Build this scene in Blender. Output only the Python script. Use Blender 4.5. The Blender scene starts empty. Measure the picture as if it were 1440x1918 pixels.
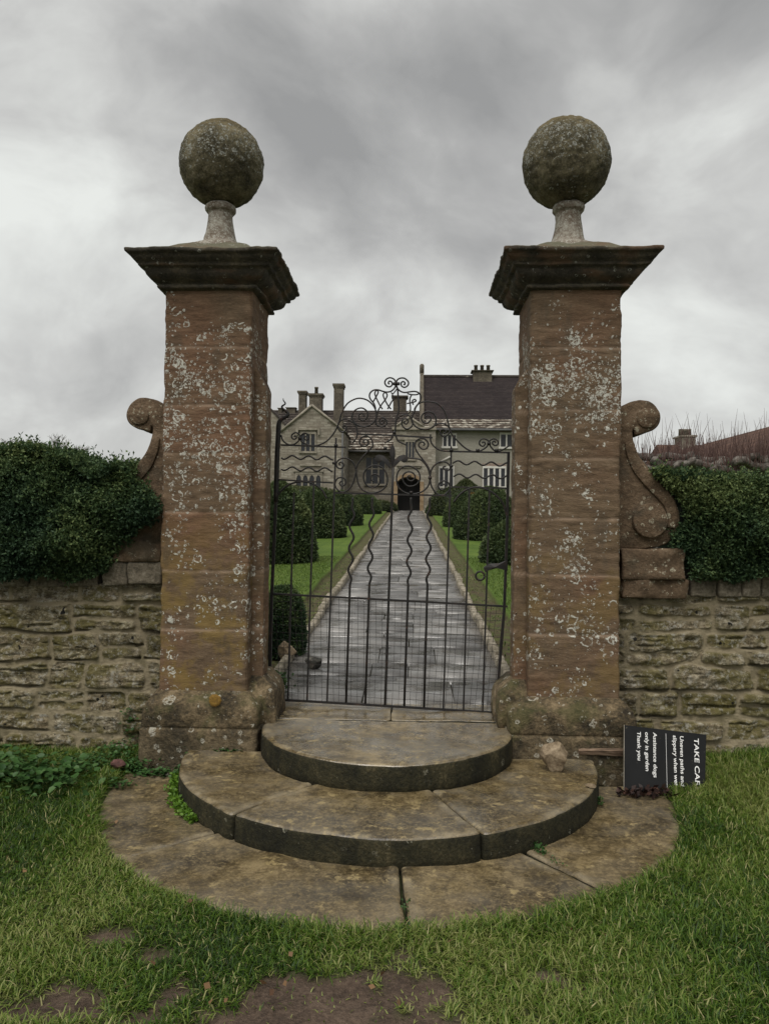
import bpy, bmesh, math, random, mathutils
import numpy as np
from mathutils import Vector, Matrix
C = bpy.context
scene = C.scene
R = math.radians
rng = np.random.default_rng(11)
random.seed(5)

# ---------------------------------------------------------------- camera
YAW, PIT, ROL, FPX, ZE = 3.68318805e-02, 1.40466476e-02, 1.05604444e-02, 1411.1, 1.46
cam_d = bpy.data.cameras.new("camera"); cam = bpy.data.objects.new("camera", cam_d)
scene.collection.objects.link(cam)
cam_d.sensor_fit = 'VERTICAL'; cam_d.sensor_height = 36; cam_d.sensor_width = 27
cam_d.lens = FPX / 1918 * 36
cam_d.clip_start = .05; cam_d.clip_end = 3000
cam.matrix_world = Matrix.Translation((0, 0, ZE)) @ Matrix.Rotation(YAW, 4, 'Z') @ Matrix.Rotation(math.pi/2+PIT, 4, 'X') @ Matrix.Rotation(ROL, 4, 'Z')
scene.camera = cam

# ---------------------------------------------------------------- world
world = bpy.data.worlds.new("World"); scene.world = world; world.use_nodes = True
SUN_EL, SUN_ROT = R(60), R(200)
def sock(nt, v, inp):
    if isinstance(v, bpy.types.NodeSocket): nt.links.new(v, inp)
    elif v is not None:
        if hasattr(inp.default_value, '__len__') and not hasattr(v, '__len__'): v = [v]*len(inp.default_value)
        if hasattr(v, '__len__') and len(v) == 3 and len(inp.default_value) == 4: v = (*v, 1)
        inp.default_value = v
def N(nt, typ, ins=None, out=0, **props):
    n = nt.nodes.new(typ)
    for k, v in props.items(): setattr(n, k, v)
    for k, v in (ins or {}).items(): sock(nt, v, n.inputs[k])
    return n.outputs[out]
def M(nt, op, a, b=None, c=None, clamp=False):
    n = nt.nodes.new('ShaderNodeMath'); n.operation = op; n.use_clamp = clamp
    sock(nt, a, n.inputs[0]); sock(nt, b, n.inputs[1]); sock(nt, c, n.inputs[2])
    return n.outputs[0]
def VM(nt, op, a, b=None, s=None):
    n = nt.nodes.new('ShaderNodeVectorMath'); n.operation = op
    sock(nt, a, n.inputs[0]); sock(nt, b, n.inputs[1])
    if s is not None: sock(nt, s, n.inputs['Scale'])
    return n.outputs[1] if op in ('DOT_PRODUCT', 'LENGTH', 'DISTANCE') else n.outputs[0]
def MIX(nt, f, a, b, blend='MIX'):
    n = nt.nodes.new('ShaderNodeMix'); n.data_type = 'RGBA'; n.blend_type = blend
    sock(nt, f, n.inputs[0]); sock(nt, a, n.inputs[6]); sock(nt, b, n.inputs[7])
    return n.outputs[2]
def STEP(nt, v, lo, hi, a=0., b=1.):
    n = nt.nodes.new('ShaderNodeMapRange'); n.interpolation_type = 'SMOOTHSTEP'
    sock(nt, v, n.inputs[0]); sock(nt, lo, n.inputs[1]); sock(nt, hi, n.inputs[2]); sock(nt, a, n.inputs[3]); sock(nt, b, n.inputs[4])
    return n.outputs[0]
def NOISE(nt, co, scale, det=4, rough=.55, dist=0., out=0):
    return N(nt, 'ShaderNodeTexNoise', {'Vector': co, 'Scale': scale, 'Detail': det, 'Roughness': rough, 'Distortion': dist}, out)
def RAMP(nt, f, stops):
    n = nt.nodes.new('ShaderNodeValToRGB'); sock(nt, f, n.inputs[0])
    cr = n.color_ramp
    while len(cr.elements) < len(stops): cr.elements.new(.5)
    for e, (p, c) in zip(cr.elements, stops):
        e.position = p; e.color = (*c, 1) if len(c) == 3 else c
    return n.outputs[0]
def STRETCH(nt, co, s):
    return VM(nt, 'MULTIPLY', co, s)

nt = world.node_tree; nt.nodes.clear()
tc = N(nt, 'ShaderNodeTexCoord', out=0)
sep = nt.nodes.new('ShaderNodeSeparateXYZ'); nt.links.new(tc, sep.inputs[0])
el = sep.outputs[2]
dirw = VM(nt, 'ADD', STRETCH(nt, tc, (1, 1, 1.55)), (2.3, .4, 5.1))
dirw = VM(nt, 'ADD', dirw, VM(nt, 'SCALE', VM(nt, 'SUBTRACT', NOISE(nt, dirw, 1.9, 3, .5, 0, 1), (.5, .5, .5)), s=.34))
n1 = NOISE(nt, dirw, 2.1, 6, .50)
n2 = NOISE(nt, dirw, 6.0, 6, .58)
cl = M(nt, 'ADD', M(nt, 'MULTIPLY', n1, .78), M(nt, 'MULTIPLY', n2, .22))
lowlift = STEP(nt, el, .55, .06, -.012, .055)
cl2 = M(nt, 'ADD', cl, lowlift)
ccol = RAMP(nt, cl2, [(.36, (.165, .166, .164)), (.45, (.222, .222, .218)), (.53, (.298, .299, .291)), (.63, (.415, .425, .408))])
sky = N(nt, 'ShaderNodeTexSky', sky_type='NISHITA', sun_disc=False, sun_elevation=SUN_EL, sun_rotation=SUN_ROT)
skyc = MIX(nt, 1., ccol, VM(nt, 'SCALE', sky, s=.002), 'ADD')
bg = N(nt, 'ShaderNodeBackground', {'Color': skyc, 'Strength': 1.0})
ow = nt.nodes.new('ShaderNodeOutputWorld'); nt.links.new(bg, ow.inputs[0])

# ---------------------------------------------------------------- sun, exposure
sun_d = bpy.data.lights.new("sun", 'SUN'); sun_d.energy = 1.5; sun_d.angle = R(50); sun_d.color = (1, .96, .9)
sun = bpy.data.objects.new("sun", sun_d); scene.collection.objects.link(sun)
sdir = Vector((math.sin(SUN_ROT)*math.cos(SUN_EL), math.cos(SUN_ROT)*math.cos(SUN_EL), math.sin(SUN_EL)))
sun.rotation_euler = sdir.to_track_quat('Z', 'Y').to_euler()
scene.view_settings.view_transform = 'Standard'; scene.view_settings.look = 'None'
scene.view_settings.exposure = 0.95; scene.view_settings.gamma = 1
scene.render.engine = 'CYCLES'
scene.cycles.max_bounces = 5; scene.cycles.transparent_max_bounces = 4

# ---------------------------------------------------------------- measuring helpers (pixel of the photo -> place in the world)
def ray(px, py):
    a, b = px-720, py-959
    c, s = math.cos(ROL), math.sin(ROL); x = (c*a+s*b)/FPX; y = -(-s*a+c*b)/FPX
    c, s = math.cos(PIT), math.sin(PIT); v = c-s*y; z = s+c*y
    c, s = math.cos(YAW), math.sin(YAW)
    return np.array([c*x-s*v, s*x+c*v, z])
def W(px, py, Y):
    r = ray(px, py); return r*Y/r[1]+np.array([0, 0, ZE])
def G(px, py, z):
    r = ray(px, py); return r*(z-ZE)/r[2]+np.array([0, 0, ZE])
CXG = -.142                      # centre line of gateway and path
def gz(Y): return .255+.0487*(max(Y, 5.)-5)   # path level
def GP(px, py, off=0.):          # hits the rising garden plane
    r = ray(px, py); a = .255+off-.0487*5
    t = (a-ZE)/(r[2]-.0487*r[1]); return r*t+np.array([0, 0, ZE])

# ---------------------------------------------------------------- numpy noise
def _h(i, j, k, s):
    n = (i*73856093) ^ (j*19349663) ^ (k*83492791) ^ (s*2654435)
    n = (n ^ (n >> 13))*1274126177 & 0x7fffffff
    n = (n ^ (n >> 11))*668265263 & 0x7fffffff
    return ((n ^ (n >> 15)) & 0xffff)/65535.
def vn(p, seed=0):
    p = np.asarray(p, float); i = np.floor(p).astype(np.int64); f = p-i; u = f*f*(3-2*f)
    r = 0
    for a in (0, 1):
        for b in (0, 1):
            for c in (0, 1):
                w = (u[..., 0] if a else 1-u[..., 0])*(u[..., 1] if b else 1-u[..., 1])*(u[..., 2] if c else 1-u[..., 2])
                r = r+w*_h(i[..., 0]+a, i[..., 1]+b, i[..., 2]+c, seed)
    return r-.5
def fbm(p, seed=0, oct=4):
    r = 0; a = 1.; p = np.asarray(p, float)
    for o in range(oct): r = r+a*vn(p*2**o+o*17.3, seed+o); a *= .5
    return r
def P3(x, y, z): return np.stack(np.broadcast_arrays(x, y, z), -1).astype(float)
def inpoly(x, z, poly):
    r = np.zeros(x.shape, bool); n = len(poly)
    for i in range(n):
        x1, z1 = poly[i]; x2, z2 = poly[(i+1) % n]
        c = ((z1 > z) != (z2 > z)); xi = (x2-x1)*(z-z1)/((z2-z1) if z2 != z1 else 1e-9)+x1
        r ^= c & (x < xi)
    return r
def pdist(x, z, poly):
    d = np.full(x.shape, 9.)
    for i in range(len(poly)):
        a = np.array(poly[i]); b = np.array(poly[(i+1) % len(poly)]); ab = b-a
        t = np.clip(((x-a[0])*ab[0]+(z-a[1])*ab[1])/(ab@ab+1e-9), 0, 1); d = np.minimum(d, np.hypot(x-a[0]-t*ab[0], z-a[1]-t*ab[1]))
    return d
def sst(x, a, b):
    t = np.clip((x-a)/(b-a), 0, 1); return t*t*(3-2*t)

# ---------------------------------------------------------------- mesh helpers
def link(o, parent=None):
    scene.collection.objects.link(o)
    if parent is not None:
        o.parent = parent; o.matrix_parent_inverse = Matrix.Translation(parent.location).inverted()
    return o
def fast(name, V, Fs, mat, parent=None, attrs=None, smooth=False, mi=None):
    V = np.asarray(V, np.float32).reshape(-1, 3)
    Fs = [np.asarray(F, np.int32) for F in (Fs if isinstance(Fs, list) else [Fs]) if len(F)]
    me = bpy.data.meshes.new(name); me.vertices.add(len(V)); me.vertices.foreach_set('co', V.ravel())
    nl = sum(F.size for F in Fs); me.loops.add(nl); me.loops.foreach_set('vertex_index', np.concatenate([F.ravel() for F in Fs]))
    tot = np.concatenate([np.full(len(F), F.shape[1], np.int32) for F in Fs]); st = np.concatenate([[0], np.cumsum(tot)[:-1]]).astype(np.int32)
    me.polygons.add(len(tot)); me.polygons.foreach_set('loop_start', st); me.polygons.foreach_set('loop_total', tot)
    if smooth: me.polygons.foreach_set('use_smooth', np.ones(len(tot), bool))
    if mi is not None: me.polygons.foreach_set('material_index', np.asarray(mi, np.int32))
    me.update(calc_edges=True)
    for k, v in (attrs or {}).items():
        a = me.attributes.new(k, 'FLOAT', 'POINT'); a.data.foreach_set('value', np.asarray(v, np.float32).ravel())
    for m in (mat if isinstance(mat, (list, tuple)) else [mat]): me.materials.append(m)
    me.validate()
    return link(bpy.data.objects.new(name, me), parent)
class MB:
    def __init__(s): s.v = []; s.f = []; s.m = []; s.sm = []
    def add(s, V, F, m=0, sm=False):
        o = len(s.v); s.v += [tuple(map(float, p)) for p in V]
        for f in F: s.f.append([i+o for i in f]); s.m.append(m); s.sm.append(sm)
    def box(s, a, b, m=0):
        x0, y0, z0 = a; x1, y1, z1 = b
        V = [(x, y, z) for z in (z0, z1) for y in (y0, y1) for x in (x0, x1)]
        s.add(V, [(0, 2, 3, 1), (4, 5, 7, 6), (0, 1, 5, 4), (1, 3, 7, 5), (3, 2, 6, 7), (2, 0, 4, 6)], m)
    def prism(s, poly, y0, y1, m=0):       # polygon in x,z extruded along y
        n = len(poly); V = [(x, y0, z) for x, z in poly]+[(x, y1, z) for x, z in poly]
        F = [tuple(range(n)), tuple(range(2*n-1, n-1, -1))]+[(i, i+n, (i+1) % n+n, (i+1) % n) for i in range(n)]
        s.add(V, F, m)
    def tube(s, pts, r, n=6, m=0, cap=True):
        pts = [np.asarray(p, float) for p in pts]; k = len(pts)
        rr = r if hasattr(r, '__len__') else [r]*k
        V = []; up = None
        for i in range(k):
            t = pts[min(i+1, k-1)]-pts[max(i-1, 0)]; t = t/(np.linalg.norm(t)+1e-9)
            if up is None:
                up = np.array([0, 1., 0]) if abs(t[1]) < .9 else np.array([1., 0, 0])
            a = up-t*np.dot(up, t); a /= np.linalg.norm(a)+1e-9; b = np.cross(t, a); up = a
            for j in range(n):
                q = 2*math.pi*(j+.5)/n; V.append(pts[i]+rr[i]*(math.cos(q)*a+math.sin(q)*b))
        F = [(i*n+j, i*n+(j+1) % n, (i+1)*n+(j+1) % n, (i+1)*n+j) for i in range(k-1) for j in range(n)]
        if cap: F += [tuple(range(n-1, -1, -1)), tuple((k-1)*n+j for j in range(n))]
        s.add(V, F, m, n > 4)
    def build(s, name, mat, parent=None, normals=False):
        me = bpy.data.meshes.new(name); me.from_pydata(s.v, [], s.f)
        for mm in (mat if isinstance(mat, (list, tuple)) else [mat]): me.materials.append(mm)
        me.polygons.foreach_set('material_index', s.m); me.polygons.foreach_set('use_smooth', s.sm)
        if normals:
            bm = bmesh.new(); bm.from_mesh(me); bmesh.ops.recalc_face_normals(bm, faces=bm.faces); bm.to_mesh(me); bm.free()
        me.update()
        return link(bpy.data.objects.new(name, me), parent)
def thing(name, label, cat, loc=(0, 0, 0), group=None):
    o = bpy.data.objects.new(name, None); scene.collection.objects.link(o); o.location = loc; o.empty_display_size = .1
    return tag(o, label, cat, group)
def tag(o, label=None, cat=None, group=None, kind=None):
    if label: o['label'] = label
    if cat: o['category'] = cat
    if group: o['group'] = group
    if kind: o['kind'] = kind
    return o
def rect_ring(x0, x1, y0, y1, r, step):
    """closed rounded rectangle, counter-clockwise; spacing is proportional so rings of similar size match"""
    nx, ny = step; out = []
    def arc(cx_, cy_, a0):
        return [(cx_+r*math.cos(a0+t), cy_+r*math.sin(a0+t)) for t in np.linspace(0, math.pi/2, 5)]
    out += [(x, y0) for x in np.linspace(x0+r, x1-r, nx)[:-1]]+arc(x1-r, y0+r, -math.pi/2)[:-1]
    out += [(x1, y) for y in np.linspace(y0+r, y1-r, ny)[:-1]]+arc(x1-r, y1-r, 0)[:-1]
    out += [(x, y1) for x in np.linspace(x1-r, x0+r, nx)[:-1]]+arc(x0+r, y1-r, math.pi/2)[:-1]
    out += [(x0, y) for y in np.linspace(y1-r, y0+r, ny)[:-1]]+arc(x0+r, y0+r, math.pi)[:-1]
    return np.array(out)
def loft_arrays(rings):          # list of (n,3)
    n = len(rings[0]); k = len(rings); V = np.concatenate(rings)
    i, j = np.meshgrid(np.arange(k-1), np.arange(n), indexing='ij'); j2 = (j+1) % n
    F = np.stack([i*n+j, i*n+j2, (i+1)*n+j2, (i+1)*n+j], -1).reshape(-1, 4)
    return V, F
def loft(name, rings, mat, parent=None, amp=.0, freq=20, seed=1, attrs=None, smooth=True, caps=True):
    V, F = loft_arrays(rings); n = len(rings[0]); k = len(rings)
    if amp:
        ring = V.reshape(k, n, 3); cen = ring.mean(1, keepdims=True); d = ring-cen; d[..., 2] = 0
        d /= np.linalg.norm(d, axis=-1, keepdims=True)+1e-6
        h = amp*(fbm(ring*freq, seed)+.8*fbm(ring*freq*.25, seed+9, 2))
        V = (ring+d*h[..., None]+np.array([0, 0, 1.])*(.3*h[..., None])).reshape(-1, 3)
    Fs = [F]
    if caps: Fs += [np.arange(n-1, -1, -1)[None], ((k-1)*n+np.arange(n))[None]]
    return fast(name, V, Fs, mat, parent, attrs, smooth)

# ---------------------------------------------------------------- materials
def mat(name, build, disp=None):
    m = bpy.data.materials.new(name); m.use_nodes = True; t = m.node_tree; t.nodes.clear()
    out = t.nodes.new('ShaderNodeOutputMaterial'); b = t.nodes.new('ShaderNodeBsdfPrincipled'); t.links.new(b.outputs[0], out.inputs[0])
    co = N(t, 'ShaderNodeTexCoord', out=3)
    d = build(t, co)
    for k, v in d.items():
        if k == 'h':
            h, st, dist = v
            t.links.new(N(t, 'ShaderNodeBump', {'Strength': st, 'Distance': dist, 'Height': h}), b.inputs['Normal'])
        else: sock(t, v, b.inputs[k])
    return m
def attr(t, name): return N(t, 'ShaderNodeAttribute', attribute_name=name, out=2)
def zof(t, co):
    s = t.nodes.new('ShaderNodeSeparateXYZ'); t.links.new(co, s.inputs[0]); return s.outputs[2]
def rings_mask(t, co, scale, width, density, seed, wig=.25, fill=.25):
    c = VM(t, 'ADD', co, (seed*3.1, seed*1.7, seed*2.3))
    w = VM(t, 'SUBTRACT', NOISE(t, c, scale*2.6, 2, .5, 0, 1), (.5, .5, .5))
    c2 = VM(t, 'ADD', c, VM(t, 'SCALE', w, s=wig/scale))
    v = t.nodes.new('ShaderNodeTexVoronoi'); v.inputs['Scale'].default_value = scale; t.links.new(c2, v.inputs['Vector'])
    s = t.nodes.new('ShaderNodeSeparateColor'); t.links.new(v.outputs['Color'], s.inputs[0])
    Rr = M(t, 'MULTIPLY_ADD', s.outputs[0], .33, .12)
    d = M(t, 'ABSOLUTE', M(t, 'SUBTRACT', v.outputs['Distance'], Rr))
    wd = M(t, 'MULTIPLY_ADD', NOISE(t, c, scale*1.3, 1), width*1.6, width*.2)
    ring = STEP(t, d, wd, M(t, 'MULTIPLY', wd, .55))
    brk = STEP(t, NOISE(t, c, scale*3.1, 3, .6), .44, .53)
    ring = M(t, 'MULTIPLY', ring, brk)
    inner = M(t, 'MULTIPLY', M(t, 'LESS_THAN', v.outputs['Distance'], Rr), M(t, 'LESS_THAN', s.outputs[2], fill))
    inner = M(t, 'MULTIPLY', inner, STEP(t, NOISE(t, c, scale*5, 3, .7), .47, .56))
    allm = M(t, 'MAXIMUM', ring, inner)
    return M(t, 'MULTIPLY', allm, STEP(t, M(t, 'SUBTRACT', density, s.outputs[1]), -.02, .04))
def speck(t, co, scale, thr, seed):
    return STEP(t, NOISE(t, VM(t, 'ADD', co, (seed, seed*2, seed)), scale, 2, .6), thr, thr+.06)

def b_pillar(t, co):
    bed = NOISE(t, STRETCH(t, co, (1, 1, 5)), 7, 6, .6, .6)
    fine = NOISE(t, STRETCH(t, co, (1, 1, 4)), 55, 4, .7)
    big = NOISE(t, co, 2.2, 3, .5)
    crs = attr(t, 'crs'); jo = attr(t, 'joint'); li = attr(t, 'lich'); low = attr(t, 'low')
    c = RAMP(t, M(t, 'ADD', M(t, 'MULTIPLY', bed, .6), M(t, 'MULTIPLY', fine, .4)), [(.32, (.070, .045, .029)), (.45, (.120, .078, .050)), (.56, (.164, .108, .070)), (.70, (.245, .172, .118))])
    red = MIX(t, STEP(t, M(t, 'ADD', M(t, 'MULTIPLY', big, .7), M(t, 'MULTIPLY', crs, .3)), .40, .66), (.94, .99, .95), (1.06, .93, .86))
    c = MIX(t, 1., c, red, 'MULTIPLY')
    ochre = M(t, 'MULTIPLY', STEP(t, NOISE(t, co, 5, 5, .65), .46, .60), low)
    c = MIX(t, M(t, 'MULTIPLY', ochre, .75), c, (.20, .135, .042))
    drk = STEP(t, NOISE(t, STRETCH(t, co, (1, 1, .5)), 9, 5, .65), .54, .66)
    c = MIX(t, M(t, 'MULTIPLY', drk, .5), c, (.085, .065, .045))
    hole = STEP(t, NOISE(t, VM(t, 'ADD', co, (7, 3, 1)), 34, 1), .77, .80)
    c = MIX(t, hole, c, (.03, .022, .018))
    c = MIX(t, M(t, 'MULTIPLY', jo, STEP(t, NOISE(t, co, 6, 3), .36, .62, .05, .75)), c, (.33, .24, .17))
    dn = M(t, 'ADD', li, M(t, 'MULTIPLY', M(t, 'SUBTRACT', NOISE(t, co, 5.2, 3, .6), .5), 2.6))
    r1 = rings_mask(t, co, 13, .062, M(t, 'MULTIPLY', dn, .66), 1.3, .35, .22)
    r2 = rings_mask(t, co, 27, .11, M(t, 'MULTIPLY', dn, 1.0), 4.1, .45, .32)
    r3 = rings_mask(t, co, 52, .15, M(t, 'MULTIPLY', dn, .95), 2.2, .6, .42)
    sp = M(t, 'MULTIPLY', speck(t, co, 90, .665, 3.3), STEP(t, dn, .0, .5, .15, 1))
    lm = M(t, 'MAXIMUM', M(t, 'MAXIMUM', r1, r2), M(t, 'MAXIMUM', r3, sp))
    lc = MIX(t, NOISE(t, co, 60, 2), (.42, .41, .35), (.70, .70, .63))
    c = MIX(t, M(t, 'MULTIPLY', lm, .9), c, lc)
    h = M(t, 'ADD', M(t, 'ADD', M(t, 'MULTIPLY', bed, .35), M(t, 'MULTIPLY', fine, .5)), M(t, 'MULTIPLY', lm, .25))
    return {'Base Color': c, 'Roughness': .9, 'h': (M(t, 'SUBTRACT', h, M(t, 'MULTIPLY', hole, 1.)), .75, .012), 'Specular IOR Level': .25}
m_pillar = mat('pier sandstone with lichen', b_pillar)

def b_cap(t, co):
    a = NOISE(t, co, 9, 6, .65); f = NOISE(t, co, 70, 4, .7)
    c = RAMP(t, M(t, 'ADD', M(t, 'MULTIPLY', a, .65), M(t, 'MULTIPLY', f, .35)), [(.36, (.028, .026, .021)), (.5, (.060, .052, .040)), (.6, (.10, .083, .058)), (.72, (.18, .155, .11))])
    g = N(t, 'ShaderNodeNewGeometry', out=1)
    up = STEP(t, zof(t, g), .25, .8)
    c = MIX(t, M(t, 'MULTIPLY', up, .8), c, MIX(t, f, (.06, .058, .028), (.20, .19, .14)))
    red = M(t, 'MULTIPLY', STEP(t, NOISE(t, STRETCH(t, co, (1, 1, 3)), 4, 3), .5, .66), .6)
    c = MIX(t, red, c, (.13, .075, .045))
    lm = M(t, 'MAXIMUM', rings_mask(t, co, 40, .12, .10, 5.), M(t, 'MULTIPLY', speck(t, co, 80, .70, 1.), .9))
    c = MIX(t, M(t, 'MULTIPLY', lm, .7), c, (.34, .34, .30))
    return {'Base Color': c, 'Roughness': .92, 'h': (M(t, 'ADD', a, M(t, 'MULTIPLY', f, .5)), .8, .015), 'Specular IOR Level': .2}
m_cap = mat('blackened cornice stone', b_cap)
def b_ball(t, co):
    a = NOISE(t, co, 6, 6, .65); f = NOISE(t, co, 75, 4, .75); g = N(t, 'ShaderNodeNewGeometry', out=1)
    nz = zof(t, g)
    c = RAMP(t, M(t, 'ADD', M(t, 'MULTIPLY', a, .6), M(t, 'MULTIPLY', f, .4)), [(.36, (.030, .027, .018)), (.47, (.080, .070, .044)), (.56, (.15, .13, .08)), (.68, (.27, .24, .16))])
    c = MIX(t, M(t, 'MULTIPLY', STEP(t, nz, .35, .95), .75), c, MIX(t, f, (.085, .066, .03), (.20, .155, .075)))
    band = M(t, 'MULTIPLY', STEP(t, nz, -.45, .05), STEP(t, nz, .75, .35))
    dn = M(t, 'ADD', M(t, 'MULTIPLY', band, .65), M(t, 'MULTIPLY', M(t, 'SUBTRACT', NOISE(t, co, 7, 3), .5), 1.6))
    lm = M(t, 'MAXIMUM', M(t, 'MAXIMUM', rings_mask(t, co, 34, .13, M(t, 'MULTIPLY', dn, .8), 2., .4, .5), rings_mask(t, co, 62, .15, dn, 7., .5, .5)), M(t, 'MULTIPLY', speck(t, co, 110, .62, 2.), M(t, 'ADD', band, .25)))
    lc = MIX(t, NOISE(t, co, 40, 2), (.24, .245, .22), (.48, .49, .44))
    c = MIX(t, M(t, 'MULTIPLY', lm, .85), c, lc)
    return {'Base Color': c, 'Roughness': .95, 'h': (M(t, 'ADD', M(t, 'ADD', a, f), M(t, 'MULTIPLY', lm, .4)), .8, .012), 'Specular IOR Level': .15}
m_ball = mat('mossy ball stone', b_ball)
def b_neck(t, co):
    a = NOISE(t, co, 14, 5, .65); f = NOISE(t, co, 80, 3, .7)
    c = RAMP(t, M(t, 'ADD', M(t, 'MULTIPLY', a, .6), M(t, 'MULTIPLY', f, .4)), [(.36, (.12, .09, .065)), (.5, (.20, .17, .135)), (.62, (.34, .32, .27))])
    lm = M(t, 'MAXIMUM', rings_mask(t, co, 45, .15, .75, 3., .5, .5), rings_mask(t, co, 80, .15, .6, 6.))
    c = MIX(t, M(t, 'MULTIPLY', lm, .7), c, (.44, .44, .39))
    return {'Base Color': c, 'Roughness': .95, 'h': (M(t, 'ADD', a, f), .7, .01), 'Specular IOR Level': .2}
m_neck = mat('grey lichened neck stone', b_neck)
def b_plinth(t, co):
    a = NOISE(t, co, 5, 6, .65); f = NOISE(t, co, 45, 5, .7)
    v = M(t, 'ADD', M(t, 'MULTIPLY', a, .6), M(t, 'MULTIPLY', f, .4))
    c = RAMP(t, v, [(.37, (.018, .014, .009)), (.455, (.060, .046, .026)), (.53, (.135, .10, .056)), (.63, (.27, .205, .12))])
    zz = zof(t, co)
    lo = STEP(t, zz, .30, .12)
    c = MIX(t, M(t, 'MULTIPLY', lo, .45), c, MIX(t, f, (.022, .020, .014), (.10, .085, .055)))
    gr = M(t, 'MULTIPLY', STEP(t, NOISE(t, co, 4, 4, .6), .5, .64), .55)
    c = MIX(t, gr, c, (.065, .068, .022))
    lm = M(t, 'MAXIMUM', M(t, 'MAXIMUM', rings_mask(t, co, 28, .13, .13, 3., .4, .8), rings_mask(t, co, 13, .10, .10, 8., .3, .9)), M(t, 'MULTIPLY', speck(t, co, 60, .68, 4.), .8))
    c = MIX(t, M(t, 'MULTIPLY', lm, .8), c, (.42, .40, .33))
    return {'Base Color': c, 'Roughness': .85, 'h': (M(t, 'ADD', M(t, 'MULTIPLY', a, 1.4), f), .9, .02), 'Specular IOR Level': .3}
m_plinth = mat('mossy plinth stone', b_plinth)
def b_scroll(t, co):
    a = NOISE(t, STRETCH(t, co, (1, 1, 2)), 6, 6, .65); f = NOISE(t, co, 55, 5, .7)
    c = RAMP(t, M(t, 'ADD', M(t, 'MULTIPLY', a, .6), M(t, 'MULTIPLY', f, .4)), [(.34, (.052, .037, .024)), (.46, (.098, .067, .042)), (.56, (.150, .104, .066)), (.68, (.24, .18, .125))])
    g = N(t, 'ShaderNodeNewGeometry', out=1)
    dn = M(t, 'MULTIPLY_ADD', NOISE(t, co, 5, 2), 1.2, -.42)
    lm = M(t, 'MAXIMUM', M(t, 'MAXIMUM', rings_mask(t, co, 24, .12, dn, 3., .35, .6), rings_mask(t, co, 55, .14, dn, 5.)), M(t, 'MULTIPLY', speck(t, co, 70, .68, 4.), .7))
    c = MIX(t, M(t, 'MULTIPLY', lm, .75), c, (.42, .39, .29))
    c = MIX(t, M(t, 'MULTIPLY', STEP(t, NOISE(t, co, 3.5, 4, .6), .52, .66), .6), c, (.06, .055, .04))
    return {'Base Color': c, 'Roughness': .92, 'h': (M(t, 'ADD', a, f), .8, .014), 'Specular IOR Level': .2}
m_scroll = mat('weathered scroll stone', b_scroll)
def b_steptop(t, co):
    a = NOISE(t, co, 2.6, 6, .62, .4); b = NOISE(t, co, 13, 6, .72); f = NOISE(t, co, 80, 4, .75)
    v = M(t, 'ADD', M(t, 'MULTIPLY', a, .42), M(t, 'ADD', M(t, 'MULTIPLY', b, .36), M(t, 'MULTIPLY', f, .22)))
    wet = attr(t, 'wet')
    c = RAMP(t, v, [(.38, (.020, .014, .007)), (.455, (.056, .041, .019)), (.53, (.118, .087, .042)), (.61, (.235, .18, .095))])
    gy = STEP(t, NOISE(t, VM(t, 'ADD', co, (3, 1, 2)), 3.3, 4, .6), .42, .60)
    c = MIX(t, M(t, 'MULTIPLY', gy, M(t, 'MULTIPLY_ADD', wet, .72, .02)), c, MIX(t, b, (.070, .062, .048), (.20, .18, .142)))
    lic = M(t, 'MULTIPLY', STEP(t, NOISE(t, co, 16, 5, .7), .55, .62), STEP(t, NOISE(t, co, 3, 2), .46, .6))
    gr_ = STEP(t, NOISE(t, VM(t, 'ADD', co, (4, 4, 1)), 42, 4, .8), .50, .60)
    c = MIX(t, M(t, 'MULTIPLY', gr_, .45), c, (.25, .19, .095))
    c = MIX(t, M(t, 'MULTIPLY', lic, .7), c, (.33, .255, .12))
    c = MIX(t, M(t, 'MULTIPLY', STEP(t, NOISE(t, co, 4.5, 4, .7), .56, .66), .55), c, (.05, .040, .028))
    ed = attr(t, 'edge')
    c = MIX(t, M(t, 'MULTIPLY', ed, STEP(t, NOISE(t, co, 8, 3), .42, .62, .0, .35)), c, (.32, .27, .18))
    ro = M(t, 'SUBTRACT', M(t, 'MULTIPLY_ADD', STEP(t, NOISE(t, co, 4, 4, .6), .40, .60), .40, .5), M(t, 'MULTIPLY', wet, .47), clamp=True)
    return {'Base Color': c, 'Roughness': ro, 'h': (M(t, 'ADD', M(t, 'MULTIPLY', b, .8), M(t, 'MULTIPLY', f, .35)), M(t, 'MULTIPLY_ADD', wet, -.50, .72), .012), 'Specular IOR Level': M(t, 'MULTIPLY_ADD', wet, .5, .4)}
m_step = mat('wet worn step stone', b_steptop)
def b_riser(t, co):
    a = NOISE(t, STRETCH(t, co, (1, 1, .5)), 7, 6, .65); f = NOISE(t, co, 60, 4, .7)
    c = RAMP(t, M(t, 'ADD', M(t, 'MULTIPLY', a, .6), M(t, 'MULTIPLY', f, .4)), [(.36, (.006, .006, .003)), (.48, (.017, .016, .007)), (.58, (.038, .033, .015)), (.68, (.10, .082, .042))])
    lm = M(t, 'MAXIMUM', rings_mask(t, co, 26, .13, .045, 6., .6, .6), M(t, 'MULTIPLY', speck(t, co, 60, .70, 9.), .7))
    c = MIX(t, M(t, 'MULTIPLY', lm, .6), c, (.26, .25, .19))
    return {'Base Color': c, 'Roughness': .8, 'h': (M(t, 'ADD', a, f), .7, .012), 'Specular IOR Level': .3}
m_riser = mat('algae dark riser stone', b_riser)
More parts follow.
